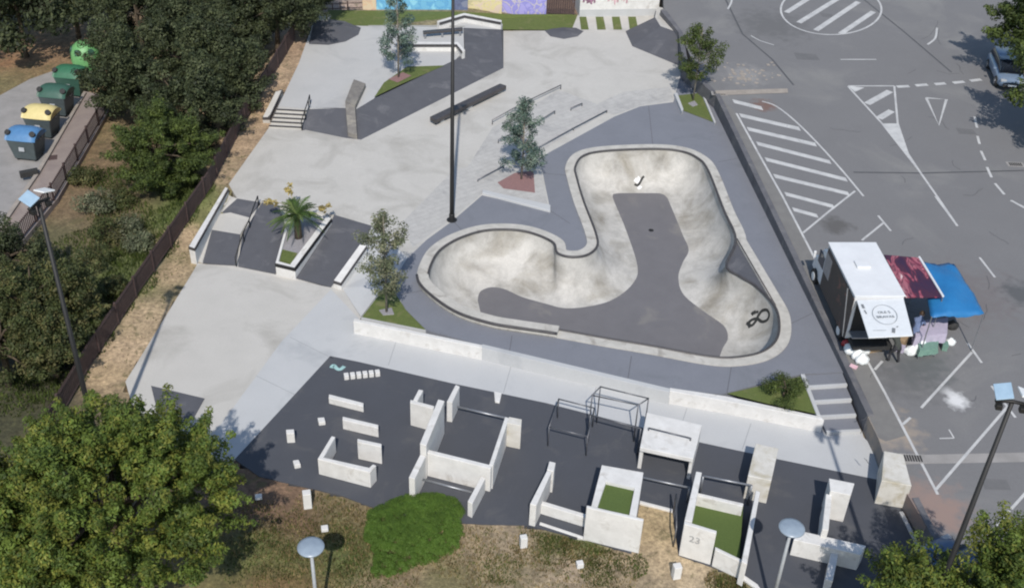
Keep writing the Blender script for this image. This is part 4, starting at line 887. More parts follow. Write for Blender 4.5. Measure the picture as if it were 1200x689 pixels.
secs = [(425, 441, 10.5, (.62, .45, .30), (.55, .4, .3), (.6, .5, .35)), (441, 530, 10.5, (.16, .42, .62), (.25, .55, .70), (.12, .35, .58)), (530, 548, 11, (.12, .15, .25), (.2, .22, .3), (.1, .12, .2)), (548, 588, 13, (.62, .55, .30), (.5, .45, .28), (.6, .5, .4)), (588, 640, 16.5, (.27, .26, .58), (.35, .33, .65), (.45, .42, .5))]
for i, (x0, x1, y, c1, c2, c3) in enumerate(secs):
    zb = L2 if i < 3 else (1.0 if i == 3 else L1)
    a, b = at(x0, y, zb), at(x1, y+.5, zb); g = G(); g.prism([a+Vector((0, 0, 2.6)), b+Vector((0, 0, 2.6)), b+Vector((0, .25, 2.6)), a+Vector((0, .25, 2.6))], -.5); g.mk('painted_panel', mural_mat('mural_paint_'+'abcde'[i], [c2, c1, c3, c1], 1.2, i*3.1), wallr)
bd = empty('white_building', at(725, 19, L1), 'white building with pink wall graffiti beside the lawn, top edge', 'building')
a, b = at(678.7, 20, L1), at(771, 18.7, L1); u = (b-a).normalized(); v_ = Vector((-u.y, u.x, 0))
g = G(); g.prism([q+Vector((0, 0, 3)) for q in (a, b, b+v_*7, a+v_*7)], -.5); g.mk('wall', 'white', bd)
g = G(); g.prism([q+Vector((0, 0, 3.15)) for q in (a-v_*.2-u*.2, b-v_*.2+u*.2, b+v_*7.2+u*.2, a+v_*7.2-u*.2)], L1+3.01); g.mk('roof', 'path', bd)
g = G(); g.prism([q+Vector((0, 0, .5)) for q in (a-v_*.02, b-v_*.02, b, a)], L1-.1); g.mk('plinth', 'path', bd)
c = a.lerp(b, .82)-v_*.01; M = Matrix.Rotation(math.atan2(u.y, u.x), 3, 'Z')
g = G(); g.box(c+Vector((0, 0, 1.95)), (.9, .06, .8), M=M); w_ = g.mk('window_frame', 'dgrey', bd); g = G(); g.box(c-v_*.03+Vector((0, 0, 1.95)), (.78, .03, .68), M=M); g.mk('window_glass', 'glass', w_)
K['pinkp'] = mat('pink_paint', (.62, .38, .42), (.68, .45, .5), 5, .8); K['plum'] = mat('plum_paint', (.30, .16, .24), (.4, .22, .3), 5, .8)
rn = random.Random(8)
for f0, f1, mm in ((.03, .2, 'plum'), (.33, .62, 'pinkp')):
    g = G(); pts = []
    for k in range(26):
        f = f0+(f1-f0)*k/25; p = a.lerp(b, f)-v_*.012+Vector((0, 0, .95+.9*(.5+.5*math.sin(k*1.9))+rn.uniform(-.15, .15))); pts.append(p)
    strip(g, pts, .13, up=[-v_]*26); g.mk('wall_graffiti', mm, bd)
fence('slat_fence', [at(641, 17, L1), at(675, 19, L1)], 1.3, 'short brown wooden fence between mural wall and white building', step=.15, slat=.13)
fence('slat_fence', [at(372, 14, L2), at(425, 11.5, L2)], .6, 'low brown fence left of the mural wall', step=.5, slat=.06)
g = G(); g.prism([p+Vector((0, 0, .15)) for p in P([(375, 19), (388, 20), (384, 26), (369, 26)], L2)], L2-.3); tag(g.mk('pale_slab', 'plaza'), 'small pale slab at the corner behind the dark bump', 'slab')
# ------------------------------------------------------------ vehicles
def car(label, paint, loc, rz, roofm=None, L=3.9, W=1.68, Hh=1.45, name='parked_car'):
    root = empty(name, (0, 0, 0), label, 'car')
    # profile along x: (x, z_low, z_high, halfwidth)
    def loft(secs, mm, nm, par=root, bev=0):
        g = G(); n = 12; V = []; F = []
        for x, z0, z1, hw, tw in secs:
            for k in range(n):
                w = 2*math.pi*(k+.5)/n; c, s_ = math.cos(w), math.sin(w)
                cx = math.copysign(abs(c)**.45, c); sz = math.copysign(abs(s_)**.45, s_)
                hh = hw+(tw-hw)*(sz*.5+.5); V.append((x, cx*hh, (z0+z1)/2+sz*(z1-z0)/2))
        for i in range(len(secs)-1):
            for k in range(n): F.append((i*n+k, i*n+(k+1) % n, (i+1)*n+(k+1) % n, (i+1)*n+k))
        F += [tuple(range(n)), tuple(range((len(secs)-1)*n, len(secs)*n))[::-1]]
        g.add(V, F); o = g.mk(nm, mm, par, smooth=True); return o
    h = L/2; w = W/2
    loft([(-h, .35, .70, w*.8, w*.75), (-h+.08, .26, .86, w*.95, w*.88), (-h+.5, .2, .93, w, w*.93), (0, .2, .93, w, w*.94), (h*.45, .2, .90, w, w*.93), (h-.45, .2, .80, w*.98, w*.85), (h-.1, .25, .68, w*.88, w*.75), (h, .32, .58, w*.7, w*.65)], paint, 'body')
    loft([(-h+.12, .85, .95, w*.85, w*.8), (-h+.35, .85, Hh-.12, w*.9, w*.74), (-h+.7, .85, Hh-.04, w*.91, w*.74), (.1, .85, Hh-.04, w*.91, w*.73), (h*.38, .85, 1.28, w*.9, w*.75), (h*.62, .84, .9, w*.88, w*.8)], 'glass', 'windows')
    loft([(-h+.32, Hh-.15, Hh-.1, w*.74, w*.7), (-h+.5, Hh-.09, Hh-.02, w*.77, w*.72), (-.1, Hh-.09, Hh, w*.77, w*.72), (.35, Hh-.12, Hh-.05, w*.76, w*.7)], roofm or paint, 'roof')
    for sx in (-h+.72, h-.75):
        for sy in (-1, 1):
            g = G(); g.lathe([(.12, -.1), (.27, -.1), (.31, -.06), (.31, .06), (.27, .1), (.12, .1)], n=20)
            g.v = [Vector((sx+q.x, sy*(w-.1)+q.z, .31+q.y)) for q in g.v]; wh = g.mk('wheel', 'rubber', root, smooth=True)
            g = G(); g.tube([(sx, sy*(w-.2), .31), (sx, sy*(w+.02), .31)], .18, 14); g.mk('rim', 'steel', wh)
    for sy in (-1, 1):
        g = G(); g.box((h-.16, sy*w*.62, .64), (.22, .34, .13)); g.mk('headlight', 'lampg', root, bevel=.03)
        g = G(); g.box((h*.42, sy*(w+.08), .95), (.12, .18, .12)); g.mk('wing_mirror', paint, root, bevel=.03)
    g = G(); g.box((h-.02, 0, .36), (.08, W*.62, .16)); g.mk('bumper_grille', 'rubber', root, bevel=.02)
    g = G(); g.box((h+.03, 0, .42), (.02, .48, .1)); g.mk('number_plate', 'panelw', root)
    root.location = loc; root.rotation_euler = (0, 0, rz); return root
K['silver'] = mat('silver_blue_paint', (.22, .29, .40), (.18, .25, .35), 1, .3, metal=.3); K['carblue'] = mat('blue_roof_paint', (.10, .20, .38), (.08, .16, .32), 1, .3, metal=.3); K['navy'] = mat('dark_blue_paint', (.05, .10, .20), (.04, .08, .16), 1, .3, metal=.3)
car('silver blue hatchback parked in tree shade at the top right', 'silver', atr(1176, 92), R(-97), 'carblue')
car('dark blue car parked under the trees at lower right', 'navy', atr(1134, 694), R(118))
# food truck
zt = 2.75
A_, B_, C_, D_ = [atr(*p, dz=zt) for p in ((971.7, 285), (1026, 283.3), (1059.3, 347.3), (1002.7, 349.3))]
uy = ((A_-D_)+(B_-C_)); uy.z = 0; LV = uy.length/2; uy.normalize(); ux = Vector((uy.y, -uy.x, 0)); WV = ((B_-A_).dot(ux)+(C_-D_).dot(ux))/2
cen = (A_+B_+C_+D_)/4; ang = math.atan2(ux.y, ux.x); zg = zroad(cen.y)
print('van', LV, WV, math.degrees(ang))
tr_ = empty('food_truck', (0, 0, 0), 'white food truck with raised white hatch facing the skate park road', 'food truck')
hw, hl = WV/2, LV/2
g = G(); g.box((0, 0, (zt+.55)/2+.0), (WV, LV, zt-.55)); g.mk('box_body', 'van', tr_, bevel=.05)
g = G(); g.box((0, 0, .5), (WV*.8, LV*1.3, .22)); g.mk('chassis', 'rubber', tr_)
g = G(); g.box((0, 0, zt+.02), (WV+.06, LV+.06, .05)); g.mk('roof_panel', 'van', tr_, bevel=.02)
g = G(); g.box((-.1, hl*.1, zt+.1), (.6, .5, .1)); g.mk('roof_vent', 'van', tr_, bevel=.03)
# cab
g = G(); cy0 = hl; V = [(-hw*.94, cy0, .45), (hw*.94, cy0, .45), (hw*.94, cy0, 2.2), (-hw*.94, cy0, 2.2), (-hw*.9, cy0+1.0, .45), (hw*.9, cy0+1.0, .45), (hw*.85, cy0+.75, 1.95), (-hw*.85, cy0+.75, 1.95), (-hw*.85, cy0+1.75, .45), (hw*.85, cy0+1.75, .45), (hw*.82, cy0+1.7, 1.0), (-hw*.82, cy0+1.7, 1.0), (hw*.9, cy0+1.25, 1.15), (-hw*.9, cy0+1.25, 1.15)]
g.add(V, [(3, 2, 6, 7), (0, 3, 7, 13, 4), (1, 5, 12, 6, 2), (7, 6, 12, 13), (13, 12, 10, 11), (11, 10, 9, 8), (4, 13, 11, 8), (5, 9, 10, 12)]); cab = g.mk('cab', 'van', tr_, bevel=.05)
g = G(); g.add([(-hw*.78, cy0+.80, 1.88), (hw*.78, cy0+.80, 1.88), (hw*.82, cy0+1.24, 1.22), (-hw*.82, cy0+1.24, 1.22)], [(0, 1, 2, 3)]); g.v = [q+Vector((0, .03, .02)) for q in g.v]; g.mk('windscreen', 'glass', cab)
for s in (-1, 1):
    g = G(); g.box((s*hw*.915, cy0+.55, 1.5), (.06, .75, .6)); g.mk('side_window', 'glass', cab)
    g = G(); g.box((s*(hw+.12), cy0+1.0, 1.5), (.12, .1, .34)); g.mk('wing_mirror', 'van', cab, bevel=.03)
    g = G(); g.box((s*hw*.65, cy0+1.76, .8), (.3, .08, .2)); g.mk('headlight', 'lampg', cab, bevel=.03)
    for yy in (-hl*.6, cy0+.9):
        g = G(); g.tube([(s*(hw-.25), yy, .36), (s*(hw+.0), yy, .36)], .36, 22); wh = g.mk('wheel', 'rubber', tr_)
        g = G(); g.tube([(s*(hw-.2), yy, .36), (s*(hw+.02), yy, .36)], .2, 16); g.mk('rim', 'panelw', wh)
# pictured west side, its shade put into the dark print colour
K['dpic'] = mat('shaded_food_picture', (.025, .022, .022), (.035, .03, .028), 2, .5, spots=(.20, .08, .06), spotscale=1.6, spotlo=.6, spothi=.72)
g = G(); g.box((-hw-.02, -hl*.05, 1.6), (.03, LV*.96, 2.05)); g.mk('picture_panel', 'dpic', tr_)
g = G(); g.box((-hw-.02, hl*.72, 1.9), (.05, LV*.2, 1.0)); g.mk('grey_shutter', 'steel', tr_)
g = G()
for y0, y1 in ((-hl*.95, -hl*.7),): g.tube([(-hw-.05, -hl*.95, .6), (-hw-.05, -hl*.6, 2.6)], .03, 6)
g.mk('hatch_strut', 'steel', tr_)
# rear kitchen side (south face): flat black panel painted as unlit interior, counter
g = G(); g.box((0, -hl-.012, 1.7), (WV*.86, .03, 1.6)); g.mk('painted_dark_opening', 'black', tr_)
g = G(); g.box((0, -hl-.25, .95), (WV*.9, .5, .06)); g.mk('counter', 'steel', tr_, bevel=.01)
# raised hatch
inv = Matrix.Translation(Vector((cen.x, cen.y, zg))) @ Matrix.Rotation(ang, 4, 'Z'); invm = inv.inverted()
hp = [invm @ atr(*p, dz=z) for p, z in (((1004, 351.5), zt-.03), ((1058.8, 349.3), zt-.03), ((1070, 393), zt+.05), ((1018, 395.5), zt+.05))]
g = G(); g.prism(hp, [q.z-.05 for q in hp]); g.mk('raised_hatch', 'panelw', tr_, bevel=.01)
hatch = [o for o in tr_.children if o.name.startswith('raised_hatch')][0]
hc = sum(hp, Vector())/4; hx = (hp[1]-hp[0]); hy = (hp[0]-hp[3]); 
def onh(s, size, du, dv, nm): text_mesh(s, size, nm, 'mark2', hatch, frame(hc+hx*du+hy*dv+Vector((0, 0, .03)), hx, hy))
K['mark2'] = mat('printed_grey', (.16, .17, .18), (.22, .23, .24), 6, .7); ORG[hatch.name] = Vector((0, 0, 0))
onh('OLE S', .21, 0, .12, 'lettering'); onh('BRAVAS', .21, 0, .0, 'lettering')
g = G(); e = [hc+hx*(.25*math.cos(2*math.pi*k/40))+hy*(.06+.26*math.sin(2*math.pi*k/40))+Vector((0, 0, .03)) for k in range(41)]; strip(g, e, .02); g.mk('logo_ring', 'mark2', hatch)
g = G(); strip(g, [hc+hx*-.40+hy*.36+Vector((0, 0, .03)), hc+hx*-.39+hy*.25+Vector((0, 0, .03))], .1); strip(g, [hc+hx*-.39+hy*.2+Vector((0, 0, .03)), hc+hx*-.37+hy*.1+Vector((0, 0, .03))], .05)
strip(g, [hc+hx*.09+hy*-.30+Vector((0, 0, .03)), hc+hx*.05+hy*-.42+Vector((0, 0, .03))], .12); strip(g, [hc+hx*.15+hy*-.28+Vector((0, 0, .03)), hc+hx*.19+hy*-.26+Vector((0, 0, .03))], .05); strip(g, [hc+hx*-.35+hy*-.34+Vector((0, 0, .03)), hc+hx*-.08+hy*-.35+Vector((0, 0, .03))], .02); g.mk('printed_marks', 'mark2', hatch)
tr_.location = (cen.x, cen.y, zg); tr_.rotation_euler = (0, 0, ang)
# poster awning
def poster_mat():
    m = bpy.data.materials.new('food_poster_print'); nt, N, Lk = nodes(m); b = N['Principled BSDF']; b.inputs['Roughness'].default_value = .55
    tc = N.new('ShaderNodeTexCoord'); mp = N.new('ShaderNodeMapping'); mp.inputs['Rotation'].default_value = (0, 0, R(55)); mp.inputs['Scale'].default_value = (1.7, .6, 1); Lk.new(tc.outputs['Object'], mp.inputs['Vector'])
    nz = N.new('ShaderNodeTexNoise'); nz.inputs['Scale'].default_value = 1.1; nz.inputs['Detail'].default_value = 3; nz.inputs['Distortion'].default_value = 1.0; Lk.new(mp.outputs[0], nz.inputs['Vector'])
    rp = N.new('ShaderNodeValToRGB'); e = rp.color_ramp.elements; cols = [(.36, (.035, .012, .04)), (.50, (.06, .015, .035)), (.53, (.24, .04, .07)), (.56, (.38, .13, .16)), (.59, (.07, .015, .035)), (.63, (.34, .09, .12)), (.68, (.6, .48, .48))]
    while len(e) < len(cols): e.new(.5)
    for k, (p, c) in enumerate(cols): e[k].position = p; e[k].color = (*c, 1)
    Lk.new(nz.outputs['Fac'], rp.inputs['Fac']); Lk.new(rp.outputs['Color'], b.inputs['Base Color']); return m
aw = empty('poster_awning', atr(1090, 365), 'purple and red meat-picture awning board on the right of truck', 'awning')
q = [atr(*p, dz=z) for p, z in (((1036, 298.5), 2.6), ((1077, 302), 2.45), ((1105, 348), 2.45), ((1061, 348), 2.6))]
g = G(); g.prism(q, [p.z-.05 for p in q]); g.mk('printed_board', poster_mat(), aw)
g = G(); g.tube([q[1]+Vector((0, 0, .03)), q[2]+Vector((0, 0, .03))], .05, 8); g.mk('edge_profile', 'panelw', aw)
for p in (q[1], q[2]): g = G(); g.tube([Vector((p.x, p.y, zroad(p.y))), p], .025, 6); g.mk('support_pole', 'steel', aw)
# blue tarp canopy
tp = empty('tarp_canopy', atr(1115, 390), 'bright blue tarpaulin canopy on poles beside the poster awning', 'canopy')
N_ = 12; c00, c10, c11, c01 = [atr(*p, dz=z) for p, z in (((1080, 306), 2.3), ((1118, 309), 2.15), ((1153, 368), 1.95), ((1092, 371), 2.15))]
V = []; rn = random.Random(2)
for j in range(N_+1):
    for i in range(N_+1):
        u_, w_ = i/N_, j/N_; p = c00.lerp(c10, u_).lerp(c01.lerp(c11, u_), w_); bul = math.sin(math.pi*w_)*.14*u_; 
        p = p+Vector((bul, 0, .18*math.sin(math.pi*u_)*math.sin(math.pi*w_)+.05*math.sin(9*u_+5*w_)+.03*math.sin(14*w_-6*u_)+rn.uniform(-.025, .025)))
        if 0 in (i, j) or N_ in (i, j): p.z -= .04+.05*abs(math.sin((i+j)*1.3))
        V.append(p)
F = [(j*(N_+1)+i, j*(N_+1)+i+1, (j+1)*(N_+1)+i+1, (j+1)*(N_+1)+i) for j in range(N_) for i in range(N_)]
o = mk('tarp_sheet', V, F, 'tarp', tp, smooth=True); sm = o.modifiers.new('thick', 'SOLIDIFY'); sm.thickness = .012
for p in (c00, c10, c11, c01): g = G(); g.tube([Vector((p.x, p.y, zroad(p.y))), p], .025, 6); g.mk('support_pole', 'steel', tp)
# tables
def table(pts, h, m, label, cloth, drop):
    q = [atr(*p, dz=h) for p in pts]; c = sum(q, Vector())/4; root = empty('market_table', (c.x, c.y, zroad(c.y)), label, 'table')
    g = G(); n = 9; V = []; F = []
    ring = []
    for k in range(4):
        for t in range(n): ring.append(q[k].lerp(q[(k+1) % 4], t/n))
    rn = random.Random(len(label)); m_ = len(ring); V = [p+Vector((0, 0, .012)) for p in ring]+[p+(p-c).normalized()*.06*rn.uniform(.2, 1.4)+Vector((0, 0, -drop*rn.uniform(.85, 1.05))) for p in ring]
    F = [tuple(range(m_))]+[(i, m_+i, m_+(i+1) % m_, (i+1) % m_) for i in range(m_)]
    g = G(); g.prism(q, h*0+c.z-.04); g.mk('tabletop', 'steel', root)
    o = mk('cloth', V, F, m, root)
    for p in q:
        p2 = p.lerp(c, .08); g = G(); g.tube([Vector((p2.x, p2.y, zroad(p2.y))), p2-Vector((0, 0, .03))], .02, 6); g.mk('leg', 'steel', root)
    return root
K['green'] = mat('pale_green_cloth', (.16, .27, .22), (.12, .22, .18), 4, .8)
table([(1072, 377), (1111, 372), (1110, 391), (1073, 395)], .85, 'lilac', 'table under a lilac cloth in front of the blue canopy', 1, .5)
table([(1076, 401), (1100, 399), (1099, 408), (1078, 411)], .5, 'green', 'low table with a pale green cloth below the lilac table', 1, .3)
# bags and boxes
def bag(px, py, r, label, m='bag', seed=1):
    rn = random.Random(seed); c = atr(px, py); bm = bmesh.new(); bmesh.ops.create_icosphere(bm, subdivisions=3, radius=1)
    for v in bm.verts:
        k = 1+.13*math.sin(5*v.co.x+seed)*math.cos(6*v.co.y)+.07*rn.uniform(-1, 1)
        v.co = Vector((v.co.x*r*k, v.co.y*r*.8*k, max(-.55, v.co.z)*r*.8*k+(.25*r if v.co.z > .9 else 0)))
    V = [v.co+c+Vector((0, 0, .44*r)) for v in bm.verts]; F = [[v.index for v in f.verts] for f in bm.faces]; bm.free()
    return tag(mk('carrier_bag', V, F, m, smooth=True), label, 'bag', 'bags around the food truck')
K['red'] = mat('red_plastic', (.42, .05, .05), (.35, .04, .04), 5, .5); K['box'] = mat('cardboard', (.34, .24, .15), (.28, .2, .12), 5, .85)
bag(998, 413, .36, 'white plastic bag beside the road wall, left of truck rear', seed=2); bag(1005, 419, .33, 'white plastic bag touching the painted bay line', seed=3)
bag(1002, 407, .25, 'white plastic bag closest to the truck rear', seed=4); bag(992, 405, .24, 'red plastic bag against the road wall', 'red', 5)
bag(1009, 424, .3, 'white plastic bag farthest out on the painted bay line', seed=21); bag(1014, 413, .2, 'tiny white bag against the cardboard box', seed=22); bag(1092, 414, .2, 'small white bag in front of the green table', seed=23)
bag(1066, 414, .28, 'white bag right behind the crouching person', seed=6); bag(1077, 412, .4, 'large white bag left of the green table', seed=7); bag(1085, 398, .26, 'white bag under the lilac table edge', seed=8); bag(1113, 403, .22, 'small white bag on the right of the green table', seed=9); bag(1115, 384, .28, 'black bag on the right of the lilac table', 'rubber', 10)
K['crate'] = mat('dark_crate', (.06, .05, .045), (.04, .035, .03), 5, .7)
for px, py, w_, h_, mm, lb in ((1010, 404, .4, .3, 'crate', 'dark low crate against the truck rear wheel'), (1030, 404, .45, .5, 'crate', 'dark tall crate under the serving hatch'), (1056, 404, .4, .4, 'box', 'brown box between the two bending people'), (1054, 411, .35, .25, 'lilac', 'small lilac box beside the dark-clothed person'), (1084, 414, .3, .2, 'bag', 'flat white box in front of the green table'), (1106, 409, .3, .3, 'green', 'pale green box right of the green table'), (1000, 430, .3, .03, 'pinkp', 'flat reddish scrap lying near the road wall')):
    c = atr(px, py); g = G(); q_ = [Vector((sx*w_/2, sy*w_*.38, 0)) for sx, sy in ((-1, -1), (1, -1), (1, 1), (-1, 1))]; a_ = px*.7; Rm = Matrix.Rotation(a_, 3, 'Z'); o_ = [c+Rm @ q for q in q_]; g.prism([p+Vector((0, 0, h_)) for p in o_], c.z); g.prism([c.lerp(p, 1.06)+Vector((0, 0, h_+.02)) for p in o_], c.z+h_*.8); tag(g.mk('stall_box', mm, bevel=.01), lb, 'box')
c = atr(1021, 409); g = G(); g.box(c+Vector((0, 0, .16)), (.7, .5, .32), .3); tag(g.mk('cardboard_box', 'box', bevel=.01), 'brown cardboard box on the ground behind the truck', 'box')
c = atr(1024, 405); g = G(); g.lathe([(.0, .33), (.12, .33), (.14, .5), (0, .52)], c+Vector((0, 0, 0)), 12); o = g.mk('small_pot', 'pinkp', smooth=True); tag(o, 'small pinkish pot on the brown cardboard box', 'pot')
# ------------------------------------------------------------ person
def person(loc, rz, label, joints, shirt, trousers, hairc):
    root = bpy.data.meshes.new('person'); names = list(joints); ed = [('pelvis', 'waist'), ('waist', 'chest'), ('chest', 'neck'), ('neck', 'head0'), ('head0', 'head1')]
    for s in 'lr': ed += [('chest', 'sh'+s), ('sh'+s, 'el'+s), ('el'+s, 'wr'+s), ('wr'+s, 'pa'+s), ('pelvis', 'hi'+s), ('hi'+s, 'kn'+s), ('kn'+s, 'an'+s), ('an'+s, 'to'+s)]
    V = [joints[n][0] for n in names]; rad = [joints[n][1] for n in names]; E_ = [(names.index(a), names.index(b)) for a, b in ed]
    for s in 'lr':      # five fingers
        pa = Vector(joints['pa'+s][0]); d = (pa-Vector(joints['wr'+s][0])).normalized(); sd = d.orthogonal().normalized(); pi_ = names.index('pa'+s)
        for k in range(5):
            off = sd*(-.028+.014*k) if k < 4 else sd*.04; ln = (.07, .08, .085, .065, .045)[k]; st = pa+off*.9 if k < 4 else pa-d*.03+off
            V += [tuple(st), tuple(st+d*ln*.6+off*.2)]; rad += [.009, .008]; n0 = len(V)-2; E_ += [(pi_, n0), (n0, n0+1)]
    root.from_pydata(V, E_, []); o = bpy.data.objects.new('person', root); C.objects.link(o)
    sk = o.modifiers.new('s', 'SKIN'); sk.use_smooth_shade = True
    for i, sv in enumerate(root.skin_vertices[0].data): sv.radius = (rad[i], rad[i]); sv.use_root = (i == names.index('pelvis'))
    ss = o.modifiers.new('u', 'SUBSURF'); ss.levels = 2; ss.render_levels = 2
    dg = bpy.context.evaluated_depsgraph_get(); me = bpy.data.meshes.new_from_object(o.evaluated_get(dg)); bpy.data.objects.remove(o)
    me.name = 'person'; q = bpy.data.objects.new('person', me); C.objects.link(q)
    me.materials.clear()
    for m_ in ('skin', shirt, trousers, 'rubber'): me.materials.append(K[m_])
    J = {k: Vector(v[0]) for k, v in joints.items()}
    def seg(p, a, b): a, b = J[a], J[b]; t = max(0, min(1, (p-a).dot(b-a)/max(1e-9, (b-a).length_squared))); return (p-a.lerp(b, t)).length
    for f in me.polygons:
        p = f.center; best = min(((seg(p, a, b)-.5*(joints[a][1]+joints[b][1]), a, b) for a, b in ed)); a, b = best[1], best[2]
        mi = 1
        if a in ('neck', 'head0'): mi = 0
        elif a[:2] in ('el', 'wr'): mi = 0
        elif a[:2] in ('hi', 'kn') or b[:2] == 'hi': mi = 2
        elif a[:2] == 'an': mi = 3
        f.material_index = mi; f.use_smooth = True
    ORG[q.name] = Vector((0, 0, 0))
    h0, h1 = J['head0'], J['head1']; up = (h1-h0).normalized(); bm = bmesh.new(); bmesh.ops.create_uvsphere(bm, u_segments=16, v_segments=10, radius=.115)
    back = Vector((-.03, 0, .02)); V = [v.co*1.0+h1-up*.02+back for v in bm.verts]; F = [[v.index for v in f.verts] for f in bm.faces if f.calc_center_median().z > -.05]; bm.free(); mk('hair', V, F, hairc, q, smooth=True)
    hc_ = h0.lerp(h1, .4); 
    mk('face', *((lambda g: (g.v, g.f))(G().lathe([(0, .02), (.012, .012), (.02, 0), (.018, -.03), (0, -.035)], hc_+Vector((.105, 0, -.0)), 8))), 'skin', q)
    for sy in (-1, 1): g = G(); g.box(hc_+Vector((.098, sy*.035, .03)), (.012, .025, .012)); g.mk('eye', 'black', q)
    for sy in (-1, 1): g = G(); g.box(hc_+Vector((0, sy*.10, .0)), (.04, .02, .06)); g.mk('ear', 'skin', q, bevel=.008)
    g = G(); g.box(hc_+Vector((.098, 0, -.055)), (.01, .045, .01)); g.mk('mouth', 'red', q)
    q.location = loc; q.rotation_euler = (0, 0, rz); return tag(q, label, 'person', None)
bend = {'pelvis': ((-.15, 0, .86), .14), 'waist': ((-.03, 0, 1.0), .13), 'chest': ((.18, 0, 1.2), .15), 'neck': ((.33, 0, 1.33), .06), 'head0': ((.38, 0, 1.38), .085), 'head1': ((.42, 0, 1.50), .09),
  'shl': ((.22, .19, 1.24), .065), 'shr': ((.22, -.19, 1.24), .065), 'ell': ((.38, .24, 1.0), .048), 'elr': ((.38, -.24, 1.0), .048), 'wrl': ((.58, .18, .86), .034), 'wrr': ((.56, -.16, .84), .034), 'pal': ((.66, .17, .83), .036), 'par': ((.64, -.15, .81), .036),
  'hil': ((-.13, .1, .80), .10), 'hir': ((-.13, -.1, .80), .10), 'knl': ((.06, .16, .46), .068), 'knr': ((-.08, -.15, .46), .068), 'anl': ((-.02, .18, .09), .045), 'anr': ((-.22, -.16, .09), .045), 'tol': ((.14, .2, .05), .04), 'tor': ((-.06, -.18, .05), .04)}
K['dshirt'] = mat('dark_shirt', (.05, .055, .05), (.035, .04, .035), 6, .85); K['dtr'] = mat('dark_trousers', (.03, .03, .035), (.025, .025, .03), 6, .85); K['hair'] = mat('brown_hair', (.06, .035, .02), (.04, .025, .015), 20, .7); K['bluesh'] = mat('blue_shirt', (.14, .18, .30), (.1, .14, .25), 6, .85)
c = atr(1045, 423); person(c, R(110), 'person in dark clothes bending forward behind the food truck', bend, 'dshirt', 'dtr', 'hair')
c = atr(1068, 405); st_ = {k: (v[0], v[1]) for k, v in bend.items()}
person(c, R(60), 'person in blue shirt bending beside the lilac table', st_, 'bluesh', 'dtr', 'hair')
# ------------------------------------------------------------ vegetation
def leaves(rn, clumps, n, size, nm=3, up=.4, flatten=1.0):
    V = []; F = []; M = []
    wts = [c[1]**2 for c in clumps]; tot = sum(wts); 
    cm = [rn.choices(range(nm), (5, 3, 3))[0] for _ in clumps]
    for ci, (c, r) in enumerate(clumps):
        k = int(n*wts[ci]/tot)
        for _ in range(k):
            d = Vector((rn.gauss(0, 1), rn.gauss(0, 1), rn.gauss(0, 1)+.15)).normalized()
            p = c+d*r*(rn.random()**.35)*Vector((1, 1, flatten)).z if False else c+Vector((d.x, d.y, d.z*flatten))*r*(rn.random()**.35)
            nn = (d+Vector((rn.uniform(-1, 1), rn.uniform(-1, 1), rn.uniform(-.6, 1)+up))*.75).normalized()
            a = nn.orthogonal().normalized(); a.rotate(Matrix.Rotation(rn.random()*6.28, 3, nn)); b = nn.cross(a)
            s = size*rn.uniform(.6, 1.35); w = s*rn.uniform(.35, .6); i = len(V)
            V += [p-a*s*.5, p+b*w*.5+a*s*.05, p+a*s*.55, p-b*w*.5+a*s*.05]; F.append((i, i+1, i+2, i+3))
            M.append(cm[ci] if rn.random() < .6 else rn.choices(range(nm), (5, 3, 3))[0])
    return V, F, M
def clump_cloud(rn, c, rx, rz, n, r, hollow=.45, zmin=-1):
    out = []
    for _ in range(n):
        while True:
            d = Vector((rn.gauss(0, 1), rn.gauss(0, 1), rn.gauss(0, 1))).normalized()*(rn.uniform(hollow, 1))
            if d.z >= zmin: break
        out.append((Vector(c)+Vector((d.x*rx, d.y*rx, d.z*rz)), r*rn.uniform(.65, 1.3)))
    return out
def sprays(rn, cl, c):
    out = []
    for p, r_ in cl:
        d = (p-c); d.z = max(d.z, -.2)+.9; d = d.normalized(); d = (d+Vector((rn.gauss(0, .3), rn.gauss(0, .3), rn.gauss(0, .2)))).normalized(); L_ = r_*rn.uniform(.8, 2.0)
        out += [(p, r_*.9), (p+d*L_*.55, r_*.62), (p+d*L_, r_*.38)]
    return out
def tree(name, base, hc, rx, rz, kind, n, leaf, label, cat='tree', nc=40, cr=.9, group=None, trunk=.16, seed=1, bark='wood', zmin=-.8, hollow=.35, lean=(0, 0), flatten=.85):
    rn = random.Random(seed); root = empty(name, base, label, cat, group); b = Vector(base); c = b+Vector((lean[0], lean[1], hc))
    cl = clump_cloud(rn, c, rx, rz, nc, cr, hollow, zmin)
    V, F, M = leaves(rn, sprays(rn, cl, c) if n > 10000 else cl, n, leaf, flatten=flatten)
    zf = b.z+.03; V = [Vector((v.x, v.y, max(v.z, zf))) for v in V]
    mk('crown', V, F, LF[kind], root, fm=M)
    g = G(); top = c+Vector((0, 0, rz*.3)); mid = b.lerp(c, .5)+Vector((.1, 0, 0))
    g.tube([b-Vector((0, 0, .1)), b+Vector((0, 0, .3)), mid, c, top], [trunk*1.25, trunk, trunk*.8, trunk*.55, trunk*.25], 9)
    for k in range(min(12, nc)):
        q = cl[k*max(1, len(cl)//12) % len(cl)][0]; s = mid.lerp(top, rn.uniform(.1, .8)); g.tube([s, s.lerp(q, .5)+Vector((0, 0, .15)), q], [trunk*.4, trunk*.28, trunk*.1], 6)
    g.mk('trunk', bark, root, smooth=True); return root
def tpx(px, py, hc):       # ground point below a crown centre seen at px,py
    q = at(px, py, hc); return Vector((q.x, q.y, gz(q.x, q.y) if q.x < 7 else 0))
HG = 'dense dark trees behind the slat fence'
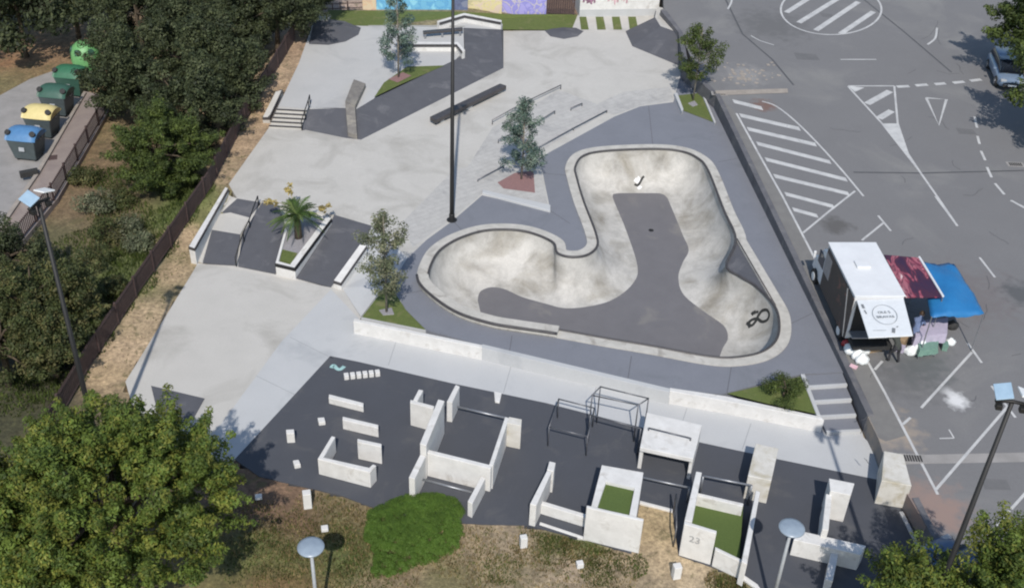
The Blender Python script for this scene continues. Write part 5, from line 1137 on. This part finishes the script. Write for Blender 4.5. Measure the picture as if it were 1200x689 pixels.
for i, (px, py, hc, rx, rz, lb) in enumerate((
    (160, 22, 3.2, 2.9, 3.0, 'dark olive tree at the top, nearest to the dry field'),
    (150, 85, 3.0, 2.3, 2.8, 'dark tree directly right of the bright green igloo'),
    (215, 55, 3.2, 2.7, 3.0, 'dense dark tree in the middle of the tree belt'),
    (222, 125, 2.6, 2.4, 2.6, 'dark tree just behind the round green bush tree'),
    (262, 85, 2.8, 2.3, 2.7, 'dark tree close to the fence below the far trees'),
    (262, 22, 3.4, 2.8, 3.0, 'dark tree at the top middle of the belt'),
    (322, 20, 3.2, 2.6, 2.8, 'dark tree at the far end beside the terrace corner'),
    (355, 4, 2.6, 1.9, 2.3, 'small dark tree touching the pale slab corner'),
    (210, -8, 3.4, 3.0, 3.0, 'dark tree cut by the top edge above the belt'),
    (300, -15, 3.4, 3.0, 3.0, 'dark tree cut by the top edge near the corner'))):
    tree('dense_tree', tpx(px, py, hc), hc, rx*1.0, rz*1.0, 'hedge', 24000, .16, lb, nc=70, cr=.62, zmin=-.95, group=HG, seed=20+i)
tree('round_tree', tpx(188, 176, 2.4), 2.4, 2.35, 2.1, 'mid', 48000, .12, 'round lighter green bushy tree in front of the dark trees', nc=170, cr=.42, hollow=.5, zmin=-.95, seed=3)
for i, (px, py, hc, rx, rz, lb, kd) in enumerate(((35, 350, 2.4, 2.0, 1.9, 'leafy tree below the left lamp head, largest of the left group', 'olive'), (-5, 395, 2.4, 1.9, 1.8, 'tree cut by the left edge below the promenade', 'olive'), (78, 345, 2.0, 1.3, 1.4, 'small bushy tree crossed by the left lamp post', 'olive'), (10, 300, 2.0, 1.6, 1.5, 'dark green tree beside the promenade railing', 'hedge'), (55, 400, 1.8, 1.3, 1.2, 'low yellowish green tree above the dark hollow', 'olive'))):
    tree('valley_tree', tpx(px, py, hc), hc, rx, rz, kd, 15000, .125, lb, nc=50, cr=.48, group='trees left of the slat fence', seed=50+i)
BUSH = ((115, 250, .9, 'grey green bush in the valley right of railing'), (140, 240, .8, 'bush on the valley slope below the round tree'), (125, 285, 1.0, 'bush in the middle of the overgrown valley'), (150, 275, .7, 'small bush near the fence in the valley'), (110, 320, .9, 'bush right of the leafy tree crown'), (135, 345, .7, 'low bush close to the lower fence'), (165, 290, .6, 'tiny bush touching the fence'), (100, 215, .7, 'dusky bush under the promenade railing'))
for i, (px, py, r, lb) in enumerate(BUSH):
    tree('wild_bush', gat(px, py), r*.6, r, r*.6, 'grey' if i % 3 == 0 else 'olive', 2600, .11, lb, 'bush', nc=12, cr=.4, group='wild bushes in the valley', trunk=.04, seed=80+i, zmin=-.3)
# large trees
tree('large_tree', tpx(125, 590, 4.3), 4.3, 3.9, 2.8, 'big', 140000, .12, 'very large bright green tree filling the lower left corner', nc=460, cr=.42, seed=7, trunk=.3, zmin=-.5, hollow=.5)
tree('large_tree', tpx(-10, 640, 3.6), 3.6, 3.2, 2.6, 'big', 50000, .135, 'large green tree cut by the lower left corner edge', nc=200, cr=.42, seed=9, trunk=.25, zmin=-.5)
tree('roadside_tree', tpx(1082, 722, 3.6), 3.6, 1.85, 1.5, 'big', 30000, .115, 'green tree at the bottom edge left of the right lamp post', nc=90, cr=.42, seed=11, zmin=-.6)
tree('roadside_tree', tpx(1192, 690, 5.0), 5.0, 1.85, 1.6, 'big', 34000, .115, 'green tree in the lower right corner', nc=100, cr=.44, seed=12, zmin=-.6)
tree('roadside_tree', tpx(1215, 28, 5.0), 5.0, 2.3, 2.3, 'mid', 13000, .22, 'green tree leaning over the silver blue car', nc=36, cr=.8, seed=13, zmin=-.7)
tree('roadside_tree', tpx(1247, 100, 5.0), 5.0, 2.3, 2.3, 'mid', 11000, .22, 'tree mostly beyond the right edge below the car', nc=36, cr=.8, seed=14, zmin=-.7)
tree('dense_tree', tpx(10, -25, 5), 5, 4.4, 4.2, 'hedge', 16000, .3, 'dark tree beyond the top left corner shading the field', nc=50, cr=1.1, seed=15)
tree('dense_tree', tpx(75, -45, 5), 5, 3.2, 3.4, 'hedge', 9000, .3, 'dark tree above the dry field at the top edge', nc=40, cr=1.0, seed=16)
# young trees
def young(name, base, h, rx, kind, n, leaf, label, cone=.6, seed=1, bark='greywood', z0=.25):
    n = int(n*1.5); leaf *= .72
    rn = random.Random(seed); root = empty(name, base, label, 'young tree'); b = Vector(base); cl = []
    g = G(); g.tube([b-Vector((0, 0, .05)), b+Vector((.03, 0, h*.5)), b+Vector((0, 0, h))], [.055, .04, .012], 8)
    for k in range(46):
        t = z0+(1-z0)*(k+.5)/46; w = rn.random()*6.283; rr = rx*((1-t)*cone+(1-cone)*math.sin(math.pi*min(1, (t-z0)/(1-z0)*.9+.05)))*rn.uniform(.55, 1.25)+.08
        s = b+Vector((0, 0, h*t*.9)); e = b+Vector((math.cos(w)*rr, math.sin(w)*rr, h*t+rr*.25)); g.tube([s, s.lerp(e, .5)+Vector((0, 0, .04)), e], [.018, .013, .006], 5)
        cl += [(s.lerp(e, .65), .17+rr*.1), (e, .2+rr*.1)]
    V, F, M = leaves(rn, cl, n, leaf); mk('crown', V, F, LF[kind], root, fm=M); g.mk('trunk', bark, root, smooth=True); return root
young('young_spruce', at(467, 91, L2), 5.6, 1.3, 'blue', 4200, .17, 'young blue green tree in the grass triangle on the terrace', .85, 31, z0=.15)
young('young_spruce', at(611, 210, L1), 4.6, 1.25, 'blue', 4800, .16, 'young blue green tree on the red gravel bed', .7, 32, z0=.12)
young('young_tree', at(812, 118, L1), 4.6, 1.35, 'mid', 4200, .17, 'young green tree on the grass patch beside the road', .2, 33, z0=.32)
young('young_olive', at(453, 365, L1), 4.9, 1.15, 'grey', 4600, .15, 'slender grey green olive tree on the grass triangle near path', .2, 34, z0=.2)
# palm
pb = at(350, 279, .6); pr = empty('palm_tree', pb, 'short palm with green fronds and yellow dry tips in planter', 'palm')
g = G(); g.tube([pb-Vector((0, 0, .1)), pb+Vector((0, 0, .5)), pb+Vector((0, 0, 1.3))], [.2, .17, .14], 10); g.mk('trunk', 'wood', pr, smooth=True)
rn = random.Random(4); hd = pb+Vector((0, 0, 1.3))
def frond(rn, w, el, L, mats):
    d = Vector((math.cos(w), math.sin(w), 0)); V = []; F = []; M = []; prev = hd; n = 14
    pts = [hd+d*(L*t/n)*math.cos(el*.8)+Vector((0, 0, math.sin(el)*L*t/n-(t/n)**2*L*.55)) for t in range(n+1)]
    g = G(); g.tube(pts, [.02]*(n)+[.006], 5); V = list(g.v); F = list(g.f)
    for i in range(2, n+1):
        for s in (-1, 1):
            for k in range(2):
                p = pts[i-1].lerp(pts[i], k*.5); t = (pts[i]-pts[i-1]).normalized(); sd = t.cross(Vector((0, 0, 1))).normalized()*s; ln = .34*math.sin(math.pi*(i/n)**.7*.9+.25); e = p+(sd*.8+t*.6+Vector((0, 0, -.25+rn.uniform(-.15, .2))))*ln
                j = len(V); V += [p-t*.02, p+t*.02, e]; F.append((j, j+1, j+2))
    return V, F
for k in range(30):
    w = k*2.4; el = R(rn.uniform(5, 70)); V, F = frond(rn, w, el, rn.uniform(1.25, 1.65), None); mk('frond', V, F, LF['palm'][k % 3], pr)
for px, py, hh_ in ((338, 221, 2.3), (316, 236, 1.9), (384, 243, 1.7)):
    e = at(px, py, hh_); s = hd; pts = [s, s.lerp(e, .5)+Vector((0, 0, .25)), e]; g = G(); g.tube(pts, [.02, .015, .008], 5); V0, F0 = g.v, g.f
    cl = [(s.lerp(e, t)+Vector((0, 0, .25*(1-t)))+Vector((rn.uniform(-.12, .12), rn.uniform(-.12, .12), rn.uniform(-.1, .1))), .09+.08*rn.random()) for t in (.72, .78, .84, .9, .95, 1, 1.04, 1.08)]; V, F, M = leaves(rn, cl, 110, .17); n0 = len(V0); mk('dry_frond', V0+V, F0+[tuple(i+n0 for i in f) for f in F], LF['yel'][0], pr)
# shrubs
sp_ = [gat(*q) for q in ((433, 604), (450, 594), (480, 584), (512, 582), (534, 588), (543, 602), (543, 622), (536, 642), (520, 655), (495, 662), (462, 674), (436, 676), (440, 655), (428, 635))]
rn = random.Random(41); shr = empty('ground_cover_shrub', sum(sp_, Vector())/len(sp_), 'low wide bright green mat of shrub at the edge of dark floor', 'shrub'); cl = []
while len(cl) < 900:
    x = rn.uniform(min(p.x for p in sp_), max(p.x for p in sp_)); y = rn.uniform(min(p.y for p in sp_), max(p.y for p in sp_))
    if inpoly(x, y, sp_):
        dd = dpoly(x, y, sp_); cl.append((Vector((x, y, .02+.42*min(1, dd/.6)**.5+.03*math.sin(x*2.1)*math.sin(y*2.7))), .13))
V, F, M = leaves(rn, cl, 80000, .055, up=1.6); V = [Vector((v.x, v.y, max(v.z, .01))) for v in V]; mk('foliage', V, F, LF['bright'], shr, fm=M)
g = G()
for c_, r_ in cl[::30]: g.tube([Vector((c_.x*.9+shr.location.x*.1, c_.y*.9+shr.location.y*.1, -.05)), c_], [.02, .008], 5)
g.mk('stems', 'wood', shr)
tree('low_juniper', at(918, 466, L1), .45, .85, .5, 'mid', 4200, .075, 'spiky green shrub in the grass corner by the steps', 'shrub', nc=20, cr=.3, seed=43, trunk=.05, zmin=-.2)
# grass stuff
def tufts(name, spots, kind, n, h, label, seed):
    rn = random.Random(seed); V = []; F = []; M = []
    for _ in range(n):
        px, py, r = rn.choice(spots); p = gat(px, py); a = rn.random()*6.28; q = r*math.sqrt(rn.random()); x, y = p.x+math.cos(a)*q, p.y+math.sin(a)*q
        skip = False
        for pl in site:
            if inpoly(x, y, pl) or dpoly(x, y, pl) < .12: skip = True; break
        if skip: continue
        z = gz(x, y); w = rn.random()*6.28; hh = h*rn.uniform(.5, 1.4); d = Vector((math.cos(w), math.sin(w), 0)); l = Vector((rn.uniform(-.5, .5), rn.uniform(-.5, .5), 1))*hh; i = len(V); b = Vector((x, y, z-.03))
        V += [b-d*.03, b+d*.03, b+l]; F.append((i, i+1, i+2)); M.append(rn.randrange(3))
    o = mk(name, V, F, LF[kind], fm=M); tag(o, label, 'grass', kind='stuff')
tufts('meadow_grass', [(330, 640, 1.6), (380, 650, 1.5), (300, 620, 1.4), (420, 620, 1.2), (440, 680, 1.5), (350, 680, 1.5), (560, 650, 1.5), (640, 640, 1.2), (690, 640, 1), (520, 640, 1.4), (600, 680, 1.6), (700, 670, 1.4), (380, 600, 1.3), (850, 684, .7)], 'dry', 14000, .13, 'short dry grass and weeds on the meadow', 60)
tufts('green_meadow_grass', [(655, 628, .9), (700, 648, .8), (640, 622, .6), (330, 650, 1.3), (300, 655, 1.3), (400, 645, 1.2), (430, 672, 1), (740, 662, .6), (860, 686, .6), (590, 668, .7), (700, 672, .6), (645, 645, .7)], 'mid', 9000, .1, 'patches of green grass on the meadow', 64)
tufts('valley_grass', [(200, 255, 1.4), (225, 225, 1.2), (180, 290, 1.2), (150, 330, 1.4), (120, 360, 1.4), (140, 250, 1.6), (100, 290, 1.6), (130, 210, 1.2), (95, 400, 1.4), (150, 300, 1), (60, 445, 1.5), (25, 460, 1.5)], 'mid', 12000, .2, 'rough green grass in the valley beside the fence', 61)
tufts('strip_weeds', [(205, 300, .6), (205, 300, .9), (225, 270, .7), (185, 345, 1.0), (160, 385, 1.1), (290, 150, 1), (270, 190, 1), (250, 235, .8), (140, 420, .9), (238, 246, .6), (200, 322, .6)], 'mid', 500, .09, 'sparse weeds on the sandy strip', 62)
# ------------------------------------------------------------ camera, light, sky
cam = bpy.data.cameras.new('camera'); co = bpy.data.objects.new('camera', cam); C.objects.link(co); S.camera = co
X = Vector((1, 0, 0)); Dn = Vector((0, -sp, -cp)); Fw = Vector((0, cp, -sp))
# image right / up in world, with the roll of the photograph
right = X*cr+Dn*(-sr)*-1.0*-1.0
right = X*cr-Dn*sr*1.0
down = X*sr+Dn*cr
# ray(): xr = x*cr+y*sr ; yr = -x*sr+y*cr
right = X*cr+Dn*(-sr); down = X*sr+Dn*cr
up = -down; bk = -Fw
co.matrix_world = Matrix(((right.x, up.x, bk.x, 0), (right.y, up.y, bk.y, 0), (right.z, up.z, bk.z, H), (0, 0, 0, 1)))
cam.sensor_width = 36; cam.lens = FPX/1200*36; cam.clip_end = 2000; cam.clip_start = .5
EL, AZ = 46.5, 178.3      # sun height and compass heading (0 = +Y)
sd = Vector((math.sin(R(AZ))*math.cos(R(EL)), math.cos(R(AZ))*math.cos(R(EL)), math.sin(R(EL))))
sl = bpy.data.lights.new('sun', 'SUN'); sl.energy = 4.0; sl.angle = R(.6); sl.color = (1, .945, .87); so = bpy.data.objects.new('sun', sl); C.objects.link(so); so.rotation_euler = sd.to_track_quat('Z', 'Y').to_euler(); so.location = (0, 0, 60)
w = bpy.data.worlds.new('World'); S.world = w; w.use_nodes = True; nt = w.node_tree; bg = nt.nodes['Background']; sk = nt.nodes.new('ShaderNodeTexSky'); sk.sky_type = 'NISHITA'; sk.sun_disc = False; sk.sun_elevation = R(EL); sk.sun_rotation = R(AZ); sk.air_density = 1.2; sk.dust_density = .6
nt.links.new(sk.outputs[0], bg.inputs['Color']); bg.inputs['Strength'].default_value = .125
S.cycles.filter_width = 2.1
S.view_settings.view_transform = 'Standard'; S.view_settings.look = 'None'; S.view_settings.exposure = .06; S.view_settings.gamma = 1
for o in list(S.objects):
    if o.type == 'MESH' and len(o.data.vertices) == 0: bpy.data.objects.remove(o)
